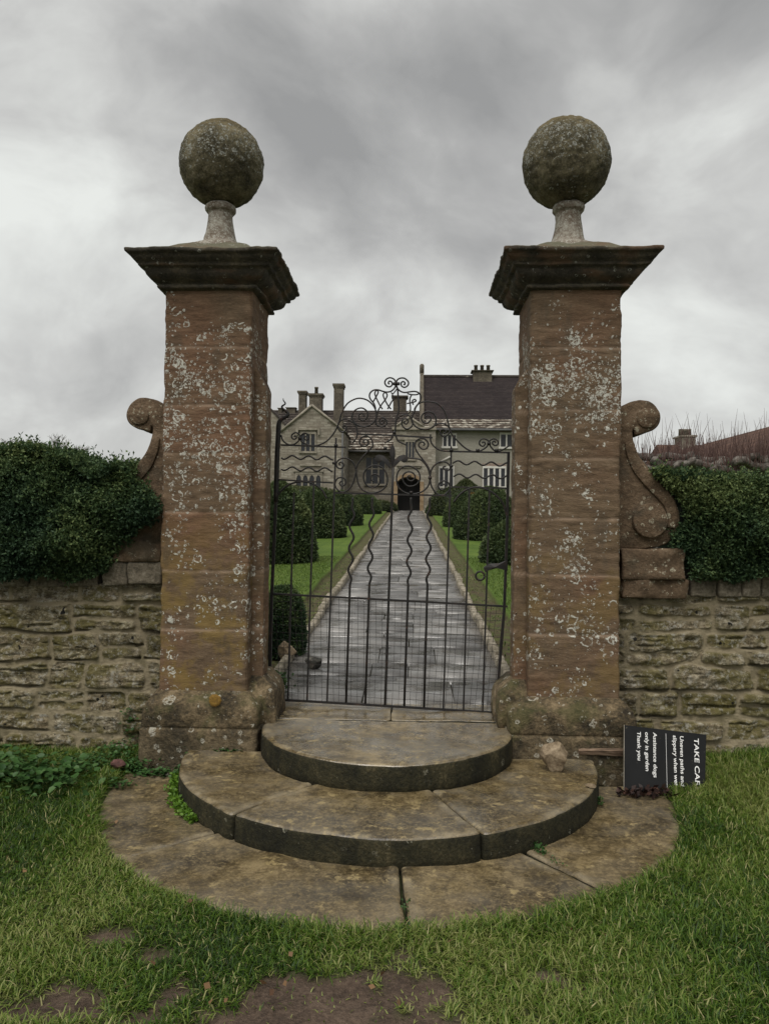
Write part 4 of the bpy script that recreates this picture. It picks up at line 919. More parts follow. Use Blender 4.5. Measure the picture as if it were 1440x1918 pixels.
# stiles
mb = MB(); q = cr([(517, 940), (519, 860), (520.5, 830), (522, 800), (523.5, 790), (528, 785), (539, 778.5), (538, 772), (530, 766), (528.5, 761), (534.5, 756), (531, 750), (530.5, 746)])
mb.tube([PG(p) for p in q], list(np.interp(np.arange(len(q)), [0, len(q)*.25, len(q)*.42, len(q)*.6, len(q)-1], [.017, .017, .013, .009, .002])), 6); mb.build('hinge_finial', m_iron, gate)
mb = MB(); mb.tube([PG((517, 935)), PG((509, 1120)), PG((504, 1312))], .014, 4); mb.build('hinge_stile', m_iron, gate)
mb = MB(); mb.tube([PG((952, 848)), PG((949, 1000)), PG((944, 1140)), PG((928, 1336))], .012, 4); mb.build('latch_stile', m_iron, gate)
# centre leaf ornament
def plate(name, pts, th=.012):
    P = [PG(p) for p in pts]; n = len(P); c = np.mean(P, 0)
    V = [p+np.array([0, -th/2, 0]) for p in P]+[p+np.array([0, th/2, 0]) for p in P]+[c+np.array([0, -th, 0])]
    F = [(i, (i+1) % n, 2*n) for i in range(n)]+[tuple(range(2*n-1, n-1, -1))]+[(i+n, (i+1) % n+n, (i+1) % n, i) for i in range(n)]
    mb = MB(); mb.add(V, F); return mb.build(name, m_iron, gate, True)
plate('leaf_bud', Z2([(1410, 250), (1388, 290), (1378, 350), (1386, 420), (1398, 500), (1404, 540), (1412, 540), (1422, 500), (1436, 420), (1442, 350), (1434, 290)]))
plate('side_leaf', Z3([(22, 520), (30, 470), (60, 420), (105, 382), (160, 370), (198, 385), (206, 418), (190, 450), (155, 460), (172, 440), (172, 418), (140, 408), (100, 430), (60, 480), (35, 530)]))
plate('side_leaf', [(1466-x, y) for x, y in Z3([(22, 520), (30, 470), (60, 420), (105, 382), (160, 370), (198, 385), (206, 418), (190, 450), (155, 460), (172, 440), (172, 418), (140, 408), (100, 430), (60, 480), (35, 530)])])
# collars where scrolls meet
for p in Z1([(685, 118), (722, 118), (678, 690)])+Z2([(372, 185), (775, 268), (1330, 300), (755, 465)])+Z3([(450, 630), (985, 322), (1198, 322), (1112, 245), (690, 500), (690, 320), (240, 795)]):
    mb = MB(); c = PG(p); mb.tube([c+np.array([0, 0, -.009]), c+np.array([0, 0, .009])], .0125, 8); mb.build('collar', m_iron, gate)
# latch: ring handle and lever
mb = MB(); mb.tube([PG((898+8*math.cos(t), 1078+8*math.sin(t)))+np.array([0, -.03, 0]) for t in np.linspace(0, 2*math.pi, 24)], .0065, 6); mb.build('ring_handle', m_iron, gate)
plate('latch_lever', [(905, 1063), (915, 1056), (935, 1055), (950, 1049), (950, 1069), (930, 1064), (915, 1068), (908, 1072)], .02)
# mesh of thin wires on the lower panel
mb = MB()
def railY(x, top): return (1112+(x-507)*.0542) if top else (1310+(x-518)*.0615)
for k in range(37):
    t = (k+.5)/37; a = 510+t*438; b = 520+t*407; j1, j2 = random.uniform(-1.3, 1.3), random.uniform(-1.3, 1.3)
    mb.tube([PG((a+j1, railY(a, 1))), PG(((a+b)/2+random.uniform(-1.5, 1.5), (railY(a, 1)+railY(b, 0))/2)), PG((b+j2, railY(b, 0)))], .0015, 4)
for k in range(1, 14):
    t = k/14; 
    mb.tube([PG((508+t*11+(440-t*32)*q, railY(508+440*q, 1)*(1-t)+railY(518+408*q, 0)*t+random.uniform(-1.2, 1.2))) for q in np.linspace(0, 1, 9)], .0015, 4)
mb.build('wire_mesh', m_iron, gate)

# ================================================================ LEAVES
def leaf_arrays(p, d, L, wd, fold=.25):
    """rhombic leaves at p, pointing along d"""
    n = len(p); d = d/(np.linalg.norm(d, axis=1, keepdims=True)+1e-9)
    r = rng.normal(size=(n, 3)); s = np.cross(d, r); s /= np.linalg.norm(s, axis=1, keepdims=True)+1e-9; nn = np.cross(s, d)
    L = np.asarray(L).reshape(-1, 1)*np.ones((n, 1)); wd = np.asarray(wd).reshape(-1, 1)*np.ones((n, 1))
    a = p; b = p+d*L*.5+s*wd*.5+nn*wd*fold; c = p+d*L; e = p+d*L*.5-s*wd*.5+nn*wd*fold
    V = np.stack([a, b, c, e], 1).reshape(-1, 3); F = np.arange(4*n).reshape(n, 4)
    return V, F
def sprigs(p, d, n_leaf, slen, L, wd, tone):
    """each origin grows a short stem of leaves"""
    n = len(p); d = d/(np.linalg.norm(d, axis=1, keepdims=True)+1e-9)
    t = np.tile(np.linspace(.05, 1, n_leaf), n)[:, None]; P = np.repeat(p, n_leaf, 0); D = np.repeat(d, n_leaf, 0); sl = np.repeat(slen, n_leaf)[:, None]
    q = P+D*t*sl
    dd = D*.55+rng.normal(size=q.shape)*.62
    V, F = leaf_arrays(q, dd, L*rng.uniform(.7, 1.25, len(q)), wd*rng.uniform(.7, 1.2, len(q)))
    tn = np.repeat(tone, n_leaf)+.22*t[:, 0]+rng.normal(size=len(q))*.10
    return V, F, np.repeat(np.clip(tn, 0, 1), 4)
def hedge(poly_px, ext, yf, yb, label, seed, nspr):
    poly = [tuple(W(a, b, yf)[[0, 2]]) for a, b in poly_px]
    poly = ext(poly); P = np.array(poly); x0, z0 = P.min(0); x1, z1 = P.max(0)
    root = thing('hedge', label, 'hedge', ((x0+x1)/2, yf+.5, .2), 'evergreen hedges above the walls')
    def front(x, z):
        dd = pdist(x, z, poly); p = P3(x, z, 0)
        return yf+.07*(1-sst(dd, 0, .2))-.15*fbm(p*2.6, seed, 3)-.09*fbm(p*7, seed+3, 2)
    # solid dark core, coloured as the shade between the leaves
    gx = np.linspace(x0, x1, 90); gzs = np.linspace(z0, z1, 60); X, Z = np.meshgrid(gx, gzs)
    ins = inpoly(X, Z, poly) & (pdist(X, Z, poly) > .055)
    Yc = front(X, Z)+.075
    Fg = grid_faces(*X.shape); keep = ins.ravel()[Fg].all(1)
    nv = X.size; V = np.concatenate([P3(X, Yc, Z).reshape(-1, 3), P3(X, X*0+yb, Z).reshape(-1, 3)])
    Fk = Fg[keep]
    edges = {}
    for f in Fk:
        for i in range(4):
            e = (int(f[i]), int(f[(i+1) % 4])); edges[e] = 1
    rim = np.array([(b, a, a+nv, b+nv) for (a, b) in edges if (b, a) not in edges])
    fast('hedge_shade_core', V, [Fk, Fk[:, ::-1]+nv, rim], m_core, root)
    # front sprigs
    pts = []; n = 0
    while n < nspr:
        x = rng.uniform(x0, x1, nspr); z = rng.uniform(z0, z1, nspr); k = inpoly(x, z, poly); pts.append(np.c_[x[k], z[k]]); n += k.sum()
    q = np.concatenate(pts)[:nspr]; p = np.c_[q[:, 0], front(q[:, 0], q[:, 1])+rng.uniform(-.01, .06, nspr), q[:, 1]]
    d = np.c_[rng.normal(size=nspr)*.45, -rng.uniform(.3, 1.2, nspr), rng.uniform(-.15, 1., nspr)]
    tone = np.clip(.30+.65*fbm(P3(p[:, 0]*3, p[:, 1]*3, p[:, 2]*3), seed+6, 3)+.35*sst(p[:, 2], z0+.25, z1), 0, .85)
    A = sprigs(p, d, 10, rng.uniform(.03, .08, nspr), .021, .0105, tone)
    # top sprigs, reaching above the outline
    nt = nspr//3; zt_ = []
    gx2 = np.linspace(x0, x1, 240); col = np.linspace(z0, z1, 200)
    GX, GZ = np.meshgrid(gx2, col); inn = inpoly(GX, GZ, poly); top = np.where(inn, GZ, -9).max(0)
    x = rng.uniform(x0, x1, nt); yv = yf+.02+(yb-yf)*rng.uniform(0, 1, nt)**1.3
    zt_ = np.interp(x, gx2, top); ok = zt_ > 0
    p2 = np.c_[x, yv, zt_+.02*fbm(P3(x*6, yv*6, 0), seed, 2)-.03][ok]; m = len(p2)
    d2 = np.c_[rng.normal(size=m)*.35, rng.normal(size=m)*.35-.2, np.ones(m)]
    sl = np.where(rng.random(m) < .07, rng.uniform(.07, .13, m), rng.uniform(.03, .07, m))
    B = sprigs(p2, d2, 10, sl, .024, .013, np.clip(.5+.4*fbm(p2*3, seed+8, 2), 0, .85))
    # a few vigorous upright shoots in tufts
    kk = 46; xc = rng.uniform(x0, x1, 12); xs3 = rng.choice(xc, kk)+rng.normal(size=kk)*.05; ok = (xs3 > x0+.05) & (xs3 < x1-.05); xs3 = xs3[ok]; kk = len(xs3)
    p3 = np.c_[xs3, yf+rng.uniform(.05, .35, kk), np.interp(xs3, gx2, top)-.04]; p3 = p3[p3[:, 2] > 0]; kk = len(p3)
    D3 = sprigs(p3, np.c_[rng.normal(size=kk)*.18, rng.normal(size=kk)*.15, np.ones(kk)], 16, rng.uniform(.08, .145, kk), .028, .013, np.full(kk, .38))
    B = (np.concatenate([B[0], D3[0]]), np.concatenate([B[1], D3[1]+len(B[0])]), np.concatenate([B[2], D3[2]]))
    V = np.concatenate([A[0], B[0]]); F = np.concatenate([A[1], B[1]+len(A[0])])
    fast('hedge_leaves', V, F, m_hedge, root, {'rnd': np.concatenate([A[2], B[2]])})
    return root
zl = lambda z, s: z
def ext_left(p):
    a, b = p[0], p[-1]; return [(a[0]-1.6, a[1])]+p+[(b[0]-1.6, b[1])]
def ext_right(p):
    a, b = p[0], p[-1]; return [(a[0]+1.6, a[1])]+p+[(b[0]+1.6, b[1])]
hedge([(-60, 845), (0, 845), (40, 835), (70, 838), (105, 856), (135, 862), (150, 880), (175, 888), (200, 873), (225, 871), (240, 866), (245, 890), (256, 912), (276, 932), (293, 944), (292, 978), (278, 990), (262, 985), (235, 1012), (205, 1040), (180, 1078), (130, 1092), (60, 1084), (0, 1090), (-60, 1088)], ext_left, 4.47, 5.4, 'dark evergreen hedge spilling over the left wall, sprigs against the sky', 3, 19000)
hedge([(1500, 908), (1440, 901), (1400, 900), (1350, 896), (1300, 892), (1260, 886), (1228, 880), (1250, 903), (1278, 932), (1296, 960), (1291, 985), (1266, 1006), (1272, 1024), (1300, 1036), (1306, 1075), (1310, 1092), (1350, 1086), (1390, 1096), (1440, 1082), (1500, 1085)], ext_right, 4.50, 5.4, 'dark evergreen hedge on the right wall, reaching the lower scroll volute', 8, 17000)

# ================================================================ TOPIARY AND SHRUBS
def shrub(px0, px1, ytop, ybase, label, m=m_yew, name='topiary_yew', cat='topiary', power=(2.4, .62), n=2600, leaf=.07, depth=None, group='clipped yews along the lawns', seed=None):
    pc = (px0+px1)/2; ytop = ytop+9
    b = GP(pc, ybase, .035) if depth is None else np.array([*W(pc, ybase, depth)[:2], gz(depth)])
    Yd = b[1]
    rad = (W(px1, ybase, Yd)[0]-W(px0, ybase, Yd)[0])/2
    c = np.array([W(pc, ybase, Yd)[0], Yd+rad*.75, b[2]]); zt_ = W(pc, ytop, Yd+rad*.75)[2]
    H = zt_-c[2]; sd = seed or int(px0*7+px1)
    root = thing(name, label, cat, tuple(c), group)
    def prof(t): return rad*np.clip(1-np.clip(t, 0, 1)**power[0], 0, 1)**power[1]*(1-.04*np.clip((.12-t)/.12, 0, 1))
    th = np.linspace(0, 2*math.pi, 30, endpoint=False)
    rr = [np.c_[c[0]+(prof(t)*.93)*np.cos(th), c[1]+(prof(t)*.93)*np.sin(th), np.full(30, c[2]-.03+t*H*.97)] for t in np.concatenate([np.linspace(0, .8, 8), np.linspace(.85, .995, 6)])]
    loft('shrub_shade_core', rr, m_core, root, .08*rad, 2.5/rad, sd)  # solid core filling the bush, inner shade painted as its dark colour
    t = 1-rng.uniform(0, 1, n)**1.15; a = rng.uniform(0, 2*math.pi, n); r = prof(t)
    p = np.c_[c[0]+r*np.cos(a), c[1]+r*np.sin(a), c[2]+t*H]
    nr = np.c_[np.cos(a), np.sin(a), .2+1.4*t**3]
    p += nr*(.07*rad*fbm(p*2.2/rad, sd, 3)-.03*rad*rng.uniform(0, 1, n))[:, None]
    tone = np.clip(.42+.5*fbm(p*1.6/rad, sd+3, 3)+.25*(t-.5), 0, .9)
    A = sprigs(p, nr*.7+np.array([0, 0, .5])+rng.normal(size=p.shape)*.4, 6, np.full(n, leaf*1.0), leaf, leaf*.42, tone)
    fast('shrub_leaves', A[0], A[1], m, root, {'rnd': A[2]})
L_ = 'clipped dark yew bell '
shrub(448, 580, 902, 1056, 'nearest and broadest clipped yew left of the path, part hidden by the left pier', n=5000)
shrub(536, 641, 906, 1008, 'second clipped yew left of the path, overlapping the broad nearest one', n=4000)
shrub(596, 676, 914, 985, 'third clipped yew left of the path, under the gabled wing', n=2600)
shrub(650, 712, 916, 963, 'farthest clipped yew left of the path, under the tall hall window', n=2000)
shrub(908, 1010, 976, 1058, 'nearest clipped yew right of the path, half hidden by the right pier', n=4500)
shrub(855, 985, 905, 1013, 'largest rounded clipped yew right of the path, behind the nearest one', n=4500, power=(2.0, .6))
shrub(833, 905, 916, 988, 'third clipped yew right of the path, left of the largest rounded one', n=2600)
shrub(799, 862, 922, 964, 'farthest clipped yew right of the path, beside the porch', n=2000)
shrub(842, 905, 892, 935, 'dark round shrub against the pale right range, below its windows', m_olive, 'garden_shrub', 'shrub', n=2000, leaf=.10, depth=41.5, group='shrubs in front of the house')
shrub(805, 960, 904, 950, 'long olive green shrub mass along the foot of the right range', m_olive, 'garden_shrub', 'shrub', n=2600, leaf=.10, depth=36, group='shrubs in front of the house', power=(4, .5))
shrub(866, 908, 918, 950, 'small orange brown autumn shrub among the green shrubs by the house', m_rust, 'garden_shrub', 'shrub', n=900, leaf=.08, depth=32.5, group='shrubs in front of the house')
shrub(470, 650, 905, 945, 'long dark green shrub mass under the left gabled wing windows', m_olive, 'garden_shrub', 'shrub', n=2600, leaf=.10, depth=37, group='shrubs in front of the house', power=(4, .5))
shrub(655, 742, 930, 952, 'low dark shrub on the wall line left of the porch door', m_olive, 'garden_shrub', 'shrub', n=1200, leaf=.09, depth=42.5, group='shrubs in front of the house', power=(4, .5))
shrub(490, 562, 1096, 1222, 'small loose dark bush just inside the gate behind the left pier', m_hedge, 'garden_shrub', 'shrub', n=2600, leaf=.032, depth=6.35, group='shrubs in front of the house', power=(4, .45))

# ================================================================ THE HOUSE
house = thing('manor_house', 'old grey limestone manor house with gabled wing, porch and tall brown roof', 'manor house', (-.5, 47, gz(44)))
BZ = gz(44)-.3
def hx(px, Y): return W(px, 900, Y)[0]
def hz(py, Y, px=760): return W(px, py, Y)[2]
def wallpoly(name, pts, Y, depth, m):
    mb = MB(); mb.prism([tuple(W(a, b, Y)[[0, 2]]) if b is not None else (W(a, 900, Y)[0], BZ) for a, b in pts], Y, Y+depth); return mb.build(name, m, house, True)
def window(px0, px1, y0, y1, Y, n, frame=m_dress, transom=False, arched=False, hood=False, wf=.07, mull=.065):
    """n lights; frame and mullions stand proud of dark panes"""
    x0, x1 = W(px0, y1, Y)[0], W(px1, y1, Y)[0]; z1, z0 = W(px0, y0, Y)[2], W(px0, y1, Y)[2]
    mb = MB(); pr_ = .07
    mb.box((x0, Y-pr_, z0), (x0+wf, Y+.02, z1)); mb.box((x1-wf, Y-pr_, z0), (x1, Y+.02, z1))
    mb.box((x0-.06, Y-pr_-.03, z0-.12), (x1+.06, Y+.02, z0)); mb.box((x0, Y-pr_-.004, z1), (x1, Y+.02, z1+.13))
    iw = (x1-x0-2*wf-(n-1)*mull)/n
    for k in range(1, n):
        q = x0+wf+k*iw+(k-1)*mull; mb.box((q, Y-pr_+.01, z0), (q+mull, Y+.02, z1))
    if transom: zz = z0+(z1-z0)*.55; mb.box((x0+wf, Y-pr_+.02, zz), (x1-wf, Y+.02, zz+.07))
    if arched:
        for k in range(n):
            q = x0+wf+k*(iw+mull); pts = [(q, z1), (q, z1-.32)]+[(q+iw/2-iw/2*math.cos(t), z1-.32+.26*math.sin(t)) for t in np.linspace(0, math.pi, 9)]+[(q+iw, z1-.32), (q+iw, z1)]
            h = len(pts)//2
            mb.prism(pts[:h]+[(q+iw/2, z1)], Y-pr_+.015, Y+.02); mb.prism([(q+iw/2, z1)]+pts[h:], Y-pr_+.015, Y+.02)
    if hood: mb.box((x0-.22, Y-.16, z1+.22), (x1+.22, Y+.02, z1+.34)); mb.box((x0-.22, Y-.159, z1-.05), (x0-.10, Y+.02, z1+.22)); mb.box((x1+.10, Y-.159, z1-.05), (x1+.22, Y+.02, z1+.22))
    w = mb.build('window', frame, house, True)
    for k in range(n):
        q = x0+wf+k*(iw+mull); p = MB(); zz = [(z0, z1)]
        p.box((q-.01, Y-.02, z0), (q+iw+.01, Y+.03, z1)); p.build('pane', m_glass, w)
    return w
def roofslab(name, A, B, C_, D, m, th=.12, rows=0):
    """quad A,B (eaves) C,D (ridge) given thickness; rows of slates step down"""
    A, B, C_, D = map(lambda p: np.array(p, float), (A, B, C_, D)); n = np.cross(B-A, D-A); n /= np.linalg.norm(n)
    if n[2] < 0: n = -n
    mb = MB()
    rows = rows or 1
    for k in range(rows):
        t0, t1 = k/rows, min(1, (k+1)/rows+.004)
        a, b = A+(D-A)*t0, B+(C_-B)*t0; d, c = A+(D-A)*t1, B+(C_-B)*t1
        lift = n*((.022 if rows > 30 else .05) if rows > 1 else 0)
        V = [a+lift, b+lift, c, d, a-n*th, b-n*th, c-n*th, d-n*th]
        mb.add(V, [(0, 1, 2, 3), (7, 6, 5, 4), (0, 4, 5, 1), (1, 5, 6, 2), (2, 6, 7, 3), (3, 7, 4, 0)])
    return mb.build(name, m, house, True)
def chimney(px0, px1, y0, y1, Y, dep, parent, capo=.12, pots=0, poth=.35):
    a = W(px0, y1, Y); b = W(px1, y0, Y); x0, x1, z0, z1 = a[0], b[0], a[2], b[2]; mb = MB(); h = min(.55, (z1-z0)*.3)
    mb.box((x0, Y, z0-1.2), (x1, Y+dep, z1-h*.45)); mb.box((x0-capo*.5, Y-capo*.5, z1-h*.45), (x1+capo*.5, Y+dep+capo*.5, z1-h*.25)); mb.box((x0-capo, Y-capo, z1-h*.25), (x1+capo, Y+dep+capo, z1))
    ch = mb.build('chimney', m_chim, parent, True)
    for k in range(pots):
        x = x0+(x1-x0)*(k+.5)/pots; p = MB(); p.tube([(x, Y+dep/2, z1-.05), (x, Y+dep/2, z1+poth*.8), (x, Y+dep/2, z1+poth*.82), (x, Y+dep/2, z1+poth)], [.13, .11, .14, .13], 10); p.build('chimney_pot', m_chim, ch)
    return ch
# great hall range
YH = 47.
wallpoly('hall_wall', [(600, None), (600, 838), (830, 838), (830, None)], YH, 6., m_house)
e0, e1 = W(520, 832, YH-.3), W(800, 832, YH-.3); r0, r1 = W(520, 768, YH+3.4), W(800, 768, YH+3.4)
rf = roofslab('hall_roof', (e0[0]-3, YH-.3, e0[2]), (e1[0], YH-.3, e0[2]), (r1[0], YH+3.4, r0[2]), (r0[0]-4, YH+3.4, r0[2]), m_roofs, .15, 20)
roofslab('hall_roof', (e0[0]-3, YH+7.1, e0[2]), (e1[0], YH+7.1, e0[2]), (r1[0], YH+3.41, r0[2]-.01), (r0[0]-4, YH+3.41, r0[2]-.01), m_roofs, .15)
lo0, lo1 = W(648, 842, YH-.7), W(742, 842, YH-.7); lu = hz(812, YH-.05)
roofslab('slate_eaves', (lo0[0], YH-.75, lo0[2]), (lo1[0], YH-.75, lo0[2]), (lo1[0], YH+.75, lu+.12), (lo0[0], YH+.75, lu+.12), m_roofl, .12, 7)
mb = MB(); g0 = W(648, 845, YH-.8); g1 = W(742, 845, YH-.8); mb.tube([(g0[0], YH-.82, g0[2]), (g1[0], YH-.82, g0[2])], .06, 8); mb.build('gutter', m_lead, house)
window(683, 722, 857, 906, YH, 3, m_dress, True, False, False, .07, .075)
chimney(736, 761, 741, 770, YH+3.2, 1.0, rf); chimney(624.5, 642.5, 718.5, 800, YH-.2, .8, rf, .08); chimney(559, 572.5, 732, 775, YH+2.8, .8, rf, .09); chimney(579, 602.5, 737, 780, YH+2.2, .9, rf, .10, 1, .5)
chimney(536, 553, 763, 775, YH+3.0, .6, rf, .06); chimney(521, 528, 764, 775, YH+3.0, .5, rf, .06)
# gabled wing in front of the hall, left
YG = 43.6
wallpoly('gable_wall', [(527, None), (527, 807), (584.5, 762), (645, 806), (645, None)], YG, 5., m_house)
ap = W(584.5, 760, YG); el_ = W(524, 808, YG); er_ = W(648, 808, YG)
roofslab('gable_roof', (el_[0], YG+.05, el_[2]), (el_[0], YG+6.5, el_[2]), (ap[0], YG+6.5, ap[2]), (ap[0], YG+.05, ap[2]), m_roofs, .1)
roofslab('gable_roof', (er_[0], YG+.05, er_[2]), (er_[0], YG+6.5, er_[2]), (ap[0]+.002, YG+6.5, ap[2]), (ap[0]+.002, YG+.05, ap[2]), m_roofs, .1)
mb = MB()
for q in (el_, er_):
    mb.tube([(q[0], YG-.06, q[2]-.05), (ap[0], YG-.06, ap[2]+.03)], .07, 6)
mb.build('gable_coping', m_dress, house)
window(562, 592, 813, 845, YG, 3, m_dress, False, False, True, .07, .065); window(553, 603, 888, 922, YG, 4, m_dress, False, True, False, .07, .10)
mb = MB(); a_ = W(562, 869, YG); b_ = W(602, 873, YG); mb.box((a_[0], YG-.09, b_[2]), (b_[0], YG+.02, a_[2])); mb.build('string_course', m_dress, house)
mb = MB(); a_ = W(553, 886, YG); b_ = W(603, 884, YG); mb.box((a_[0]-.1, YG-.12, a_[2]+.08), (b_[0]+.1, YG+.02, b_[2]+.12)); mb.build('hood_mould', m_dress, house)
mb = MB(); a_ = W(642, 808, YG); mb.tube([(a_[0], YG-.08, a_[2]), (a_[0], YG-.08, BZ)], .06, 8); mb.build('drainpipe', m_lead, house)
# second gable farther left, mostly behind the pier
YB = 46.
wallpoly('gable_wall', [(440, None), (440, 830), (508, 766), (546, 806), (546, None)], YB, 5., m_house)
ap2 = W(508, 765, YB); er2 = W(549, 809, YB); roofslab('gable_roof', (er2[0], YB-.05, er2[2]), (er2[0], YB+5, er2[2]), (ap2[0], YB+5, ap2[2]), (ap2[0], YB-.05, ap2[2]), m_roofs, .1)
# porch
YP = 44.4
def porch_arch():
    """porch front with a real opening"""
    x0, x1 = W(736, 900, YP)[0], W(815, 900, YP)[0]; z1 = hz(805, YP)
    dx0, dx1 = W(744.5, 900, YP)[0], W(786.5, 900, YP)[0]; ds, da = hz(902, YP), hz(893, YP)
    mb = MB(); dep = 2.4
    mb.box((x0, YP, BZ), (dx0, YP+dep, z1)); mb.box((dx1, YP, BZ), (x1, YP+dep, z1))
    n = 10; arc = [(dx0+(dx1-dx0)*k/n, ds+(da-ds)*math.sin(math.pi*k/n)**.6) for k in range(n+1)]
    for k in range(n):
        mb.prism([arc[k], arc[k+1], (arc[k+1][0], z1), (arc[k][0], z1)], YP, YP+dep)
    mb.build('porch_wall', m_house, house)
    d = MB(); d.box((dx0-.02, YP+1.6, BZ), (dx1+.02, YP+1.7, da+.1)); dr = d.build('door', m_door, house)
    d = MB()
    for k in range(1, 6): xx = dx0+(dx1-dx0)*k/6; d.box((xx-.012, YP+1.58, BZ), (xx+.012, YP+1.605, da)); 
    d.build('door_batten', m_door, dr)
    # dressed surround, cornice, little gable
    s = MB()
    s.box((dx0-.22, YP-.06, BZ), (dx0, YP+.3, ds)); s.box((dx1, YP-.06, BZ), (dx1+.22, YP+.3, ds))
    for k in range(n):
        a, b = arc[k], arc[k+1]; s.prism([a, b, (b[0], b[1]+.2), (a[0], a[1]+.2)], YP-.06, YP+.3)
    s.build('door_surround', mat('warm ochre door stone', lambda t, co: {'Base Color': RAMP(t, NOISE(t, co, 3, 5, .6), [(.35, (.17, .11, .055)), (.65, (.32, .235, .145))]), 'Roughness': .9}), house)
    c = MB(); q0, q1 = W(743, 873, YP), W(790, 870, YP); c.box((q0[0], YP-.14, q0[2]), (q1[0], YP+.02, q1[2])); c.box((q0[0]+.1, YP-.08, q0[2]-.1), (q1[0]-.1, YP+.02, q0[2])); c.build('hood_mould', m_dress, house)
    c = MB(); q0 = W(734, 806, YP); q1 = W(817, 803, YP); c.box((q0[0], YP-.12, z1), (q1[0], YP+dep, z1+.16)); c.build('parapet', m_dress, house)
    g = MB(); a, b, ap_ = W(741, 805, YP), W(792, 805, YP), W(767, 783, YP); g.prism([(a[0], z1+.16), (b[0], z1+.16), (ap_[0], ap_[2])], YP-.02, YP+.4); g.build('porch_gable', m_house, house, True)
    g = MB(); g.tube([(a[0]-.05, YP-.03, z1+.18), (ap_[0], YP-.03, ap_[2]+.06)], .07, 6); g.tube([(b[0]+.05, YP-.03, z1+.18), (ap_[0], YP-.03, ap_[2]+.06)], .07, 6); g.tube([(ap_[0], YP, ap_[2]), (ap_[0], YP, ap_[2]+.2), (ap_[0], YP, ap_[2]+.32), (ap_[0], YP, ap_[2]+.5)], [.07, .06, .12, .02], 8); g.build('gable_coping', m_dress, house)
    g = MB(); a = W(807, 802, YP); g.box((a[0]-.12, YP-.05, a[2]-.1), (a[0]+.12, YP+.3, a[2]+.4)); g.build('kneeler', m_dress, house)
porch_arch()
window(758, 777, 828, 859, YP, 3, m_dress, False, False, False, .05, .05)
mb = MB(); a_ = W(742, 819, YP); b_ = W(790, 824, YP); mb.box((a_[0], YP-.10, b_[2]), (b_[0], YP+.02, a_[2])); mb.build('string_course', m_dress, house)
# right range under the tall tiled roof
YR = 46.2
wallpoly('range_wall', [(800, None), (800, 803), (1060, 803), (1060, None)], YR, 7., m_render)
ea, eb = W(792, 803, YR-.35), W(1065, 803, YR-.35); ra_, rb_ = W(787, 705.5, YR+3.6), W(1065, 705.5, YR+3.6); zE_ = hz(802.5, YR-.35, 880); zR_ = hz(706, YR+3.6, 880); zM = zE_+(zR_-zE_)*.17; yM = YR-.35+3.95*.17
rr_ = roofslab('range_roof', (ea[0], yM, zM), (eb[0], yM, zM), (rb_[0], YR+3.6, zR_), (ra_[0], YR+3.6, zR_), m_rooft, .15, 34)
roofslab('slate_eaves', (ea[0], YR-.4, zE_), (eb[0], YR-.4, zE_), (eb[0], yM, zM-.01), (ea[0], yM, zM-.01), m_roofl, .12, 4)
roofslab('range_roof', (ea[0], YR+7.6, zE_), (eb[0], YR+7.6, zE_), (rb_[0], YR+3.61, zR_-.01), (ra_[0], YR+3.61, zR_-.01), m_rooft, .15)
mb = MB(); mb.prism([(hx(788, YR), BZ), (hx(800, YR), BZ), (hx(800, YR), zE_), (hx(788, YR), zE_)], YR+.02, YR+7.4); mb.build('end_wall', m_chim, house)
gx_ = hx(784.5, YR+3); gw = hx(791.5, YR+3)
mb = MB(); V = [(gx_, YR-.5, zE_-.6), (gx_, YR-.5, zE_+.25), (gx_, YR+3.6, zR_+.35), (gx_, YR+7.7, zE_+.25), (gx_, YR+7.7, zE_-.6)]; V += [(gw, y_, z_) for _, y_, z_ in V]
mb.add(V, [(0, 1, 2, 3, 4), (9, 8, 7, 6, 5)]+[(i, i+5, (i+1) % 5+5, (i+1) % 5) for i in range(5)]); mb.build('gable_coping', m_chim, house, True)
mb = MB(); mb.tube([((gx_+gw)/2, YR+3.6, zR_+.2), ((gx_+gw)/2, YR+3.6, zR_+.75), ((gx_+gw)/2, YR+3.6, zR_+.85)], [.16, .16, .08], 8); mb.build('gable_finial', m_chim, house)
mb = MB(); mb.tube([(ra_[0], YR+3.6, zR_+.03), (rb_[0], YR+3.6, zR_+.03)], .11, 8); mb.build('roof_ridge', m_roofs, house)
mb = MB(); mb.tube([(ea[0]+.4, YR-.45, zE_-.09), (eb[0], YR-.45, zE_-.09)], .08, 8); mb.build('gutter', m_lead, house)
chimney(886, 921, 693.5, 708, YR+3.2, .9, rr_, .12, 3, .42)
window(828, 855, 815, 836, YR, 3, m_whitefr, False, False, False, .07, .09); window(935, 985, 814, 837, YR, 4, m_whitefr, False, False, False, .07, .09)
window(821, 850, 877, 911, YR, 3, m_whitefr, False, False, False, .07, .09); window(903, 947, 877, 911, YR, 4, m_whitefr, False, False, False, .07, .11)
window(985, 1030, 877, 911, YR, 4, m_whitefr, False, False, False, .07, .11)
mb = MB(); a_, b_ = W(822, 866, YR-.02), W(844, 855, YR-.02); mb.tube([(a_[0], YR-.05, a_[2]), (b_[0], YR-.05, b_[2])], .06, 6); mb.build('flashing', m_whitefr, house)
mb = MB(); a_ = W(809, 806, YR); mb.tube([(a_[0], YR-.1, a_[2]), (a_[0], YR-.1, BZ)], .06, 8); mb.build('drainpipe', m_lead, house)
